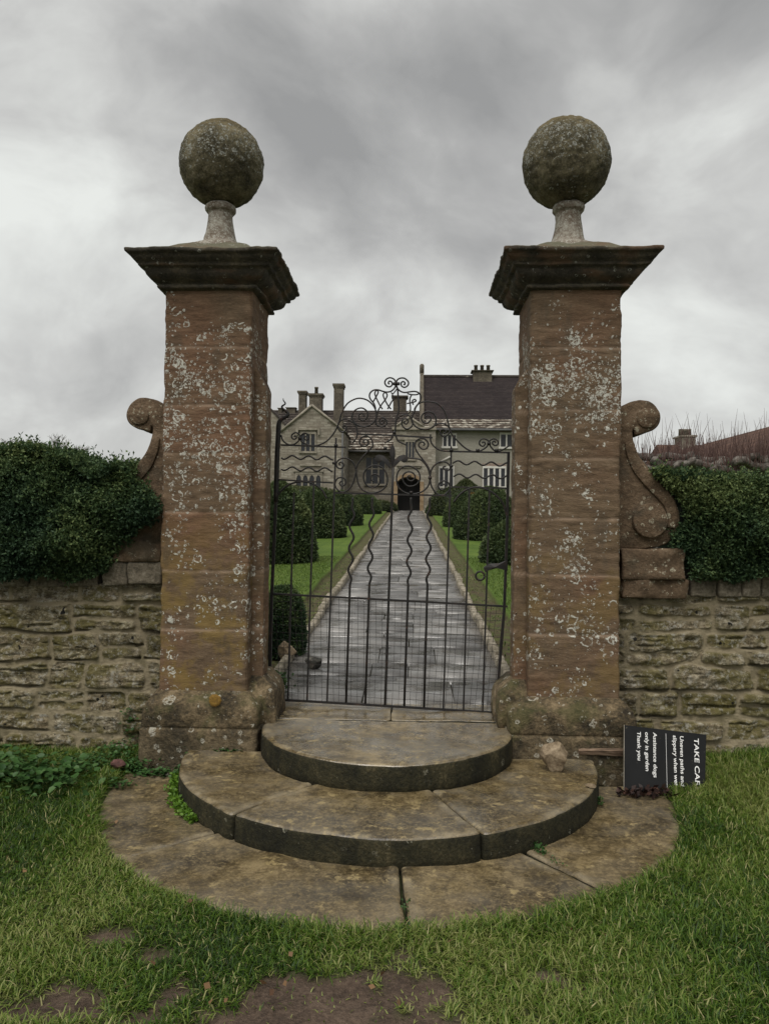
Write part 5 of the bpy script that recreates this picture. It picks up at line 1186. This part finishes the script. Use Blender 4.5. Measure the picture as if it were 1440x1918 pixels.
def brickhead(px0, px1, y0, y1):
    mb = MB(); a, b = W(px0, y1, YR), W(px1, y0, YR); mb.box((a[0], YR-.025, a[2]), (b[0], YR+.02, b[2])); mb.build('window_head', mat('pinkish relieving arch', lambda t, co: {'Base Color': RAMP(t, NOISE(t, co, 6, 4), [(.35, (.20, .145, .115)), (.65, (.30, .235, .19))]), 'Roughness': .9}), house)
brickhead(934, 985, 806.5, 810.5); brickhead(903, 947, 868, 873)

# ================================================================ FAR BACKGROUND: barn, pollards, bare trees
barn = thing('barn', 'long brown roofed outbuilding behind the red twigged trees on the right', 'outbuilding', (10, 21, .3))
def part(name, V, F, m, th=None):
    mb = MB(); mb.add(V, F); return mb.build(name, m, barn, True)
ry = [26., 15.]; rx = 9.2; rz = W(1303, 830, 24.)[2]
part('roof', [(rx, 26, rz), (rx+.25, 14.5, rz+.05), (rx-3.6, 14.5, rz-2.1), (rx-3.6, 26, rz-2.1), (rx+3.8, 26, rz-2.3), (rx+3.8, 14.5, rz-2.3), (rx-3.5, 26, rz-2.25), (rx-3.5, 14.5, rz-2.25), (rx+3.7, 14.5, rz-2.45), (rx+3.7, 26, rz-2.45)], [(0, 1, 2, 3), (1, 0, 4, 5), (2, 7, 6, 3), (5, 4, 9, 8), (6, 7, 8, 9)], m_roofb)
mb = MB(); mb.box((rx-3.3, 14.8, 0), (rx+3.5, 25.8, rz-2.2)); mb.prism([(rx-3.3, rz-2.2), (rx+3.5, rz-2.2), (rx+.2, rz-.1)], 14.8, 25.8); mb.build('wall', m_house, barn, True)
barn2 = thing('cottage', 'low brown roofed cottage with a three pot chimney, beyond the barn', 'cottage', (10, 28, 1))
a_, b_ = W(1229, 833, 28), W(1330, 833, 28); zz = a_[2]
mb = MB(); mb.add([(a_[0], 28, zz), (b_[0]+3, 28, zz), (b_[0]+3, 24.8, zz-1.9), (a_[0]-.4, 24.8, zz-1.9), (a_[0]-.4, 31, zz-1.9), (b_[0]+3, 31, zz-1.9)], [(0, 3, 2, 1), (0, 1, 5, 4), (0, 4, 3)]); mb.build('roof', m_roofb, barn2, True)
mb = MB(); mb.box((a_[0], 25.1, 0), (b_[0]+2.8, 30.7, zz-1.85)); mb.build('wall', m_house, barn2, True)
a_, b_ = W(1276.5, 834, 27.6), W(1302, 815, 27.6)
mb = MB(); mb.box((a_[0], 27.6, a_[2]-.4), (b_[0], 28.4, b_[2]-.06)); mb.box((a_[0]-.05, 27.55, b_[2]-.06), (b_[0]+.05, 28.45, b_[2])); ch = mb.build('chimney', m_house, barn2, True)
for k in range(3):
    x = a_[0]+(b_[0]-a_[0])*(k*.3+.2); mb = MB(); mb.tube([(x, 28, b_[2]-.02), (x, 28, b_[2]+.20), (x, 28, b_[2]+.26)], [.095, .085, .09], 10); mb.build('chimney_pot', m_chim, ch)
def shoots(n, gen, r0):
    """thin tapering triangular rods"""
    Vs = []; Fs = []; o = 0
    for k in range(n):
        p, d, L = gen(k); q = p+d*L*.5+rng.normal(size=3)*L*.02; e = p+d*L+rng.normal(size=3)*L*.05
        for (c, r) in ((p, r0), (q, r0*.7), (e, r0*.2)):
            for j in range(3):
                t = 2.094*j; Vs.append((c[0]+r*math.cos(t), c[1]+r*math.sin(t), c[2]))
        for s_ in (0, 3):
            for j in range(3): Fs.append((o+s_+j, o+s_+(j+1) % 3, o+s_+3+(j+1) % 3, o+s_+3+j))
        o += 9
    return Vs, np.array(Fs)
def pollard(px, ptop, Yd, label, seed, arms):
    c = W(px, 900, Yd); g = gz(Yd)-.05; hd = W(px, ptop, Yd)[2]; r_ = random.Random(seed)
    root = thing('pollard_tree', label, 'bare tree', (c[0], Yd, g), 'red twigged pollard trees by the barn')
    mb = MB(); mb.tube([(c[0]+r_.uniform(-.04, .04), Yd, g+(hd-g)*t) for t in np.linspace(-.05, 1, 9)], [.17, .13, .12, .12, .13, .12, .15, .20, .14], 9)
    mb.build('trunk', m_bark, root)
    limbs = MB(); heads = []
    for k in range(arms):
        s = -1 if k % 2 else 1; L = r_.uniform(.5, 1.15); p = np.array([c[0], Yd, hd-r_.uniform(0, .35)]); pts = [p]
        for q in range(6):
            p = p+np.array([s*L/6, r_.uniform(-.08, .08), r_.uniform(-.07, .10)]); pts.append(p); heads.append(p)
        limbs.tube(pts, [.10, .075, .065, .075, .06, .07, .06], 7)
        limbs.tube([pts[-1]-np.array([.03*s, 0, .02]), pts[-1], pts[-1]+np.array([.04*s, 0, .03])], [.06, .10, .05], 7)
    limbs.build('limbs', m_bark, root)
    def gen(k):
        h = heads[k % len(heads)]; return h+rng.normal(size=3)*np.array([.12, .12, .04]), np.array([rng.normal()*.16, rng.normal()*.16, 1.]), rng.uniform(.25, 1.)*(.80 if rng.random() < .22 else .42)
    V, F = shoots(420, gen, .0065); fast('shoots', V, F, m_shoot, root)['kind'] = 'stuff'
pollard(1405, 872, 12., 'bare pollard with pale gnarled fork and red shoots, nearest the right edge', 3, 8)
pollard(1318, 868, 12.6, 'bare pollard with red shoots rising in front of the cottage chimney', 4, 8)
pollard(1236, 866, 13.2, 'bare pollard with red shoots beside the right stone scroll', 5, 7)
pollard(1475, 868, 11.6, 'bare pollard with red shoots cut by the right edge of the picture', 6, 6)
def bare_tree(px, ytop, Yd, label, seed, spread):
    c = W(px, 900, Yd); top = W(px, ytop, Yd)[2]; g = 1.5; r_ = np.random.default_rng(seed); H = top-g
    root = thing('bare_tree', label, 'bare tree', (c[0], Yd, g), 'bare winter trees beyond the left hedge')
    mb = MB(); mb.tube([(c[0], Yd, g+H*t) for t in (-.05, .2, .45)], [.3, .24, .17], 8); mb.build('trunk', m_twig, root)
    tw = MB()
    def grow(p, d, L, r, lev):
        q = p+d*L*.5+r_.normal(size=3)*L*.05; e = p+d*L
        tw.tube([p, q, e], [r, r*.8, r*.6], 4 if lev else 5, cap=False)
        if lev < 4:
            for k in range(3 if lev < 3 else 4):
                nd = d+r_.normal(size=3)*np.array([.5, .5, .28]); nd[2] = abs(nd[2])*.8+.25; nd /= np.linalg.norm(nd); grow(p+d*L*r_.uniform(.6, 1.), nd, L*.66, r*.55, lev+1)
    for k in range(5):
        d = np.array([r_.normal()*spread, r_.normal()*spread, 1.]); d /= np.linalg.norm(d); grow(np.array([c[0], Yd, g+H*.3]), d, H*.33, .10, 0)
    tw.build('branches', m_twig, root)
bare_tree(95, 816, 42, 'pale bare winter tree showing over the middle of the left hedge', 2, .4)
bare_tree(12, 815, 46, 'faint bare winter tree over the hedge at the left edge', 5, .4)

# ================================================================ SIGN, STONES
sg = thing('fallen_sign', 'black warning sign with white lettering, lying on its side against the right pier base', 'sign', tuple(W(1240, 1486, 4.2)))
TLc, TRc, BRc, BLc = W(1168, 1358, 4.345), W(1322, 1376, 4.345), W(1319, 1489, 4.17), W(1167.5, 1480, 4.17)
ex = ((BLc-TLc)+(BRc-TRc)); ex /= np.linalg.norm(ex)          # reading direction, downwards
ey = ((TRc-TLc)+(BRc-BLc)); ey = ey-ex*(ey@ex); ey /= np.linalg.norm(ey)
nn = np.cross(ex, ey)
mb = MB(); bt = .008
P = [TLc, TRc, BRc, BLc]; V = [p for p in P]+[p-nn*bt for p in P]
mb.add(V, [(0, 1, 2, 3), (7, 6, 5, 4)]+[(i, i+4, (i+1) % 4+4, (i+1) % 4) for i in range(4)]); mb.build('board', m_sign, sg, True)
def mapp(px, py):                        # a place on the face of the board
    r = ray(px, py); o = np.array([0, 0, ZE]); t = ((TLc-o)@nn)/(r@nn); return o+r*t
def letters(text, px, py, px2, py2, size, bold=.0):
    cu = bpy.data.curves.new('lettering', 'FONT'); cu.body = text; cu.size = 1; cu.extrude = .004; cu.offset = bold
    ob = bpy.data.objects.new('tmp', cu); scene.collection.objects.link(ob); dg = C.evaluated_depsgraph_get(); me = bpy.data.meshes.new_from_object(ob.evaluated_get(dg)); bpy.data.objects.remove(ob)
    co = np.empty(len(me.vertices)*3); me.vertices.foreach_get('co', co); co = co.reshape(-1, 3)
    a, b = mapp(px, py), mapp(px2, py2); u = b-a; Lw = np.linalg.norm(u); u /= Lw; v = np.cross(nn, u)
    sx = Lw/co[:, 0].max()
    out = a+co[:, :1]*sx*u+co[:, 1:2]*size*v+nn*(.0012+co[:, 2:3]*.1)
    me.vertices.foreach_set('co', out.ravel()); me.update(); me.name = 'lettering'; me.materials.append(m_white)
    return link(bpy.data.objects.new('lettering', me), sg)
q = 1130; sc6 = 6.
letters('TAKE CARE', 1299, 1382, 1301.5, 1482, .036, .012)
letters('Uneven paths and', 1272.5, 1378, 1274.5, 1472, .0285, .014); letters('slippery when wet', 1259.5, 1377, 1262.5, 1471, .0285, .014)
letters('Assistance dogs', 1222.5, 1372, 1223.5, 1456, .0285, .014); letters('only in garden', 1207.5, 1371, 1208.5, 1444, .0285, .014); letters('Thank you', 1192.5, 1370, 1193.5, 1424, .0285, .014)
mb = MB(); a_, b_ = mapp(1246.2, 1374), mapp(1248.6, 1480); mb.tube([a_+nn*.001, b_+nn*.001], .0011, 4); mb.build('divider_line', m_white, sg)
mb = MB(); e_ = .003; mb.tube([TLc+nn*.001, BLc+nn*.001], .0022, 4); mb.build('board_edge', m_dress, sg)
mb = MB(); s0, s1 = W(1085, 1413, 4.33), W(1250, 1416, 4.275); w_ = np.array([0, -.01, .0235]); th_ = np.array([0, .022, .008])
V = [s0-w_*.35, s1-w_, s1+w_, s0+w_*.6, s0-w_*.35+th_, s1-w_+th_, s1+w_+th_, s0+w_*.6+th_]; V = [v+np.array([0, .026, 0]) for v in V]
mb.add(V, [(0, 1, 2, 3), (7, 6, 5, 4), (0, 4, 5, 1), (1, 5, 6, 2), (2, 6, 7, 3), (3, 7, 4, 0)]); mb.build('stake', m_wood, sg, True)
def rock(name, c, r, m, seed, label, cat, group=None, cut=.85):
    bm = bmesh.new(); bmesh.ops.create_icosphere(bm, subdivisions=5, radius=1); V = np.array([v.co[:] for v in bm.verts]); F = np.array([[v.index for v in f.verts] for f in bm.faces]); bm.free()
    rs = np.random.default_rng(seed)
    for k in range(11):
        n = rs.normal(size=3); n /= np.linalg.norm(n); dd = V@n; lim = rs.uniform(.50, cut-.08); V = V-np.maximum(dd-lim, 0)[:, None]*n*.92
    V = V*(1+.10*fbm(V*2.2, seed, 3)+.05*fbm(V*8, seed+1, 3))[:, None]; V = V*np.array(r); V[:, 2] -= V[:, 2].min()
    return tag(fast(name, V+np.array(c)-np.array([0, 0, .006]), F, m, smooth=True), label, cat, group)
c = G(1041, 1447, Z_MI); rock('loose_rock', (c[0], c[1]+.05, Z_MI), (.112, .075, .088), m_rock, 27, 'buff coloured loose rock lying on the middle step before the right pier', 'rock')
c = G(222, 1450, .0); rock('broken_brick', (c[0], c[1], .03), (.050, .04, .036), m_brick, 8, 'broken red brick lump among weeds at the foot of the left pier', 'brick')
c = G(1109, 1474, Z_MI); rock('stone_chip', (c[0]-.01, c[1], Z_MI), (.03, .02, .012), m_rock, 9, 'pale flat stone chip on the right end of the middle step', 'stone')
c = GP(588, 1247, .02); rock('mossy_rock', (c[0], c[1], gz(c[1])), (.080, .06, .05), m_rockd, 12, 'dark mossy rock lying on the wet path just behind the gate', 'rock')
c = GP(537, 1232, .02); rock('border_rock', (c[0], c[1], gz(c[1])-.01), (.085, .08, .10), m_rock, 13, 'tan rock beside the kerb, behind the left pier base', 'rock')
c = GP(558, 1205, .02); rock('border_rock', (c[0]-.05, c[1], gz(c[1])-.02), (.07, .07, .11), m_rock, 14, 'small upright tan rock on the left kerb, behind the larger tan rock', 'rock')

# ================================================================ GRASS AND WEEDS
def blades(n, xr, yr, keep, L, tone, zf, wd=.0036, lean=1.0):
    x = rng.uniform(*xr, n); y = rng.uniform(*yr, n); k = keep(x, y); x, y = x[k], y[k]; n = len(x)
    p = np.c_[x, y, zf(x, y)-.004]
    clump = fbm(P3(x*9, y*9, 0), 21, 2); a = rng.uniform(0, 2*math.pi, n)+1.5*clump
    ln = rng.gamma(3., lean/3., n); d = np.c_[np.cos(a)*ln, np.sin(a)*ln, np.ones(n)]; d /= np.linalg.norm(d, axis=1)[:, None]
    h = L(x, y)*rng.uniform(.55, 1.3, n); b = np.c_[np.cos(a), np.sin(a), -ln*.5]
    s = np.c_[-np.sin(a), np.cos(a), np.zeros(n)]; tw = rng.uniform(-1, 1, n)[:, None]; s = s+np.c_[np.cos(a), np.sin(a), np.zeros(n)]*tw*.6
    w = (wd*rng.uniform(.6, 1.35, n))[:, None]; h = h[:, None]
    m1 = p+d*h*.5; m2 = p+d*h*.85+b*h*.10*rng.uniform(0, 2.2, n)[:, None]; t = p+d*h*1.05+b*h*.35*rng.uniform(0, 2.2, n)[:, None]
    V = np.stack([p-s*w*.5, p+s*w*.5, m1+s*w*.5, m1-s*w*.5, m2+s*w*.33, m2-s*w*.33, t], 1).reshape(-1, 3)
    o = np.arange(n)[:, None]*7
    Q = np.concatenate([o+np.array([0, 1, 2, 3]), o+np.array([3, 2, 4, 5])]); T = o+np.array([5, 4, 6])
    tn = np.clip(tone(x, y)+rng.normal(size=n)*.24, 0, .9); tn = np.where(rng.random(n) < .08, rng.uniform(.88, 1, n), tn)
    return V, Q, T, np.repeat(tn, 7)
def keep_out(x, y):
    d = np.hypot(x-LO_C[0], y-LO_C[1]); e = LO_R-.012+.07*fbm(P3(x*7, y*7, 1), 41, 3)
    ok = (d > e) & (y < 4.66)
    ok &= ~((x > XL-PW-.09) & (x < XR+PW+.09) & (y > 4.34))
    m = mudmap(x, y); return ok & (rng.random(len(x)) > m*.965)
Lf = lambda x, y: .038+.026*fbm(P3(x*2, y*2, 0), 51, 2)+.030*sst(x, 1.40, 1.75)*sst(y, 3.5, 4.2)+.02*sst(x, -1.3, -1.8)*sst(y, 3.6, 4.4)+.014*np.exp(-((np.hypot(x-LO_C[0], y-LO_C[1])-LO_R-.06)/.08)**2)-.012*mudmap(x, y)
Tf = lambda x, y: .45+.75*fbm(P3(x*1.6, y*1.6, 0), 52, 3)+.10*sst(x, .5, 1.6)+.16*sst(mudmap(x, y), .1, .7)
A = blades(330000, (-2.6, 2.6), (1.75, 4.68), keep_out, Lf, Tf, gh)
B = blades(50000, (-4.6, 4.6), (.6, 4.68), lambda x, y: keep_out(x, y) & ((np.abs(x) > 2.6) | (y < 1.75)), Lf, Tf, gh, .006)
V = np.concatenate([A[0], B[0]]); o = len(A[0])
tag(fast('grass', V, [np.concatenate([A[1], B[1]+o]), np.concatenate([A[2], B[2]+o])], m_grass, attrs={'rnd': np.concatenate([A[3], B[3]])}), 'short winter grass around the steps, worn to mud in patches', 'grass', kind='stuff')
# lawn blades inside the garden
def kin(x, y): return (np.abs(x-CXG+.0022*(y-5)) > 1.24)
A = blades(110000, (-3.6, 3.4), (5.6, 15), kin, lambda x, y: .03+0*x, lambda x, y: .62+.3*fbm(P3(x*1.3, y*1.3, 0), 55, 2), lambda x, y: .255+.0487*(y-5)+.034, .006, .4)
tag(fast('lawn_grass', A[0], [A[1], A[2]], leafmat('lawn blade', [(0, (.035, .070, .011)), (.6, (.080, .135, .018)), (1, (.15, .20, .045))], .5, .25), attrs={'rnd': A[3]}), 'bright mown lawn grass either side of the path', 'grass', kind='stuff')
Bd = blades(14000, (-1.35, 1.1), (5.1, 16), lambda x, y: (np.abs(x-CXG) > .93) & (np.abs(x-CXG) < 1.26) & (rng.random(len(x)) < .25+.8*(fbm(P3(x*4, y*4, 0), 57, 2) > 0)), lambda x, y: .025+0*x, lambda x, y: .25+0*x, lambda x, y: .255+.0487*(y-5)-.03, .006, .7)
tag(fast('border_grass', Bd[0], [Bd[1], Bd[2]], m_grass, attrs={'rnd': Bd[3]}), 'thin rough grass in the bare strips beside the kerbs', 'grass', kind='stuff')
def weeds(name, spots, L, m, label, zf, up=.6):
    """spots: px,py,spread,count"""
    P = []
    for px, py, z, sx, sy, n, hh in spots:
        c = G(px, py, z) if z is not None else None
        q = np.c_[c[0]+rng.normal(size=n)*sx, c[1]+rng.normal(size=n)*sy, np.zeros(n)]; q[:, 2] = zf(q[:, 0], q[:, 1])+rng.uniform(0, 1, n)*hh; P.append(q)
    P = np.concatenate(P); n = len(P); a = rng.uniform(0, 2*math.pi, n)
    d = np.c_[np.cos(a), np.sin(a)-.35, rng.uniform(-.1, up, n)]
    # each leaf: rounded hexagon, folded on its midrib, facing up
    d /= np.linalg.norm(d, axis=1)[:, None]; s = np.cross(d, np.array([0, 0, 1.])+rng.normal(size=(n, 3))*.25); s /= np.linalg.norm(s, axis=1)[:, None]; nr = np.cross(s, d)
    LL = (L*rng.uniform(.6, 1.3, n))[:, None]; ww = LL*.42
    pts = [P, P+d*LL*.3+s*ww+nr*ww*.2, P+d*LL*.72+s*ww*.85+nr*ww*.2, P+d*LL-nr*LL*.08, P+d*LL*.72-s*ww*.85+nr*ww*.2, P+d*LL*.3-s*ww+nr*ww*.2]
    V = np.stack(pts, 1).reshape(-1, 3); o = np.arange(n)[:, None]*6; F = np.concatenate([o+np.array([0, 1, 2, 3]), o+np.array([0, 3, 4, 5])])
    tn = np.clip(rng.normal(.5, .22, n), 0, 1)
    tag(fast(name, V, F, m, attrs={'rnd': np.repeat(tn, 6)}), label, 'weeds', kind='stuff')
weeds('broad_weeds', [(70, 1470, .02, .17, .10, 330, .13), (15, 1450, .02, .14, .12, 200, .13), (130, 1445, .02, .08, .08, 110, .08), (-40, 1450, .02, .2, .12, 200, .12)], .042, m_weed, 'broad leaved green weeds along the foot of the left wall', gh)
zlo_ = lambda x, y: np.where(np.hypot(x-LO_C[0], y-LO_C[1]) < LO_R, .003, gh(x, y))
weeds('small_weeds', [(215, 1425, .02, .07, .07, 340, .10), (245, 1395, .06, .03, .03, 240, .28), (250, 1440, .02, .05, .04, 260, .06), (290, 1452, .0, .06, .02, 220, .03), (180, 1440, .02, .08, .05, 240, .07), (200, 1470, .01, .08, .03, 160, .03), (335, 1455, .0, .012, .03, 110, .05), (430, 1408, Z_MI, .04, .008, 60, .02), (468, 1404, Z_MI, .02, .008, 40, .02)], .020, m_weed, 'small clustered weeds between the left wall and the left pier base', lambda x, y: np.where((np.hypot(x-MI_C[0], y-MI_C[1]) < MI_R) & (y < 4.385), Z_MI, zlo_(x, y)))
sp_ = []
for t in np.linspace(0, 1, 12):
    a = math.radians(188+t*31); px_ = MI_C[0]+(MI_R+.022)*math.cos(a); sp_.append((px_, MI_C[1]+(MI_R+.022)*math.sin(a)))
def line_weeds(name, pts, n, sd, L, m, label, hh, z=.002):
    P = np.array(pts); k = rng.integers(0, len(P), n*len(P)); q = P[k]+rng.normal(size=(len(k), 2))*sd; m_ = len(q)
    V0 = np.c_[q, z+rng.uniform(0, 1, m_)*hh]; a = rng.uniform(0, 2*math.pi, m_)
    d = np.c_[np.cos(a)*.8, np.sin(a)*.8-.3, rng.uniform(0, .7, m_)]; V, F = leaf_arrays(V0, d, L*rng.uniform(.6, 1.3, m_), L*.8*rng.uniform(.7, 1.2, m_), .12)
    tag(fast(name, V, F, m, attrs={'rnd': np.repeat(np.clip(rng.normal(.5, .22, m_), 0, 1), 4)}), label, 'weeds', kind='stuff')
line_weeds('bright_weeds', sp_, 95, .016, .020, m_clover, 'bright yellow green weeds in the angle below the middle step on the left', .035)
def jl(a, b, n): return [tuple(np.array(a)[:2]+(np.array(b)[:2]-np.array(a)[:2])*t) for t in np.linspace(0, 1, n)]
line_weeds('joint_moss', jl(G(760, 1690, 0), G(763, 1738, 0), 4)+jl(G(1000, 1590, 0), G(1050, 1620, 0), 4), 16, .012, .010, m_weed, 'thin moss and grass growing in the joints of the lowest paving', .008)
line_weeds('step_foot_weeds', [tuple(G(1005, 1588, 0)[:2]), tuple(G(1010, 1595, 0)[:2]), tuple(G(1120, 1505, 0)[:2])], 26, .012, .02, m_weed, 'small green sprigs at the foot of the middle step on the right', .03)
line_weeds('fallen_leaves', jl(G(1170, 1492, 0), G(1245, 1490, 0), 8)+[tuple(G(1270, 1500, 0)[:2])], 16, .022, .035, m_dead, 'dark dead leaves heaped under the fallen sign', .03)
line_weeds('pier_weeds', jl(W(508, 1275, 5.25), W(520, 1290, 5.25), 4), 60, .05, .03, m_weed, 'green weeds inside the gate behind the left pier base', .16, .25)

P_ = [G(a, b, 0) for a, b in ((18, 1628), (330, 1690), (1180, 1700), (900, 1830), (560, 1800), (150, 1560), (1330, 1640), (240, 1850), (1090, 1780), (700, 1880), (420, 1880))]
line_weeds('scattered_leaves', [tuple(p[:2]) for p in P_], 3, .07, .024, leafmat('brown fallen leaf', [(0, (.07, .035, .018)), (1, (.22, .13, .06))], .6), 'a few brown fallen leaves scattered over the grass and mud', .01, .035)
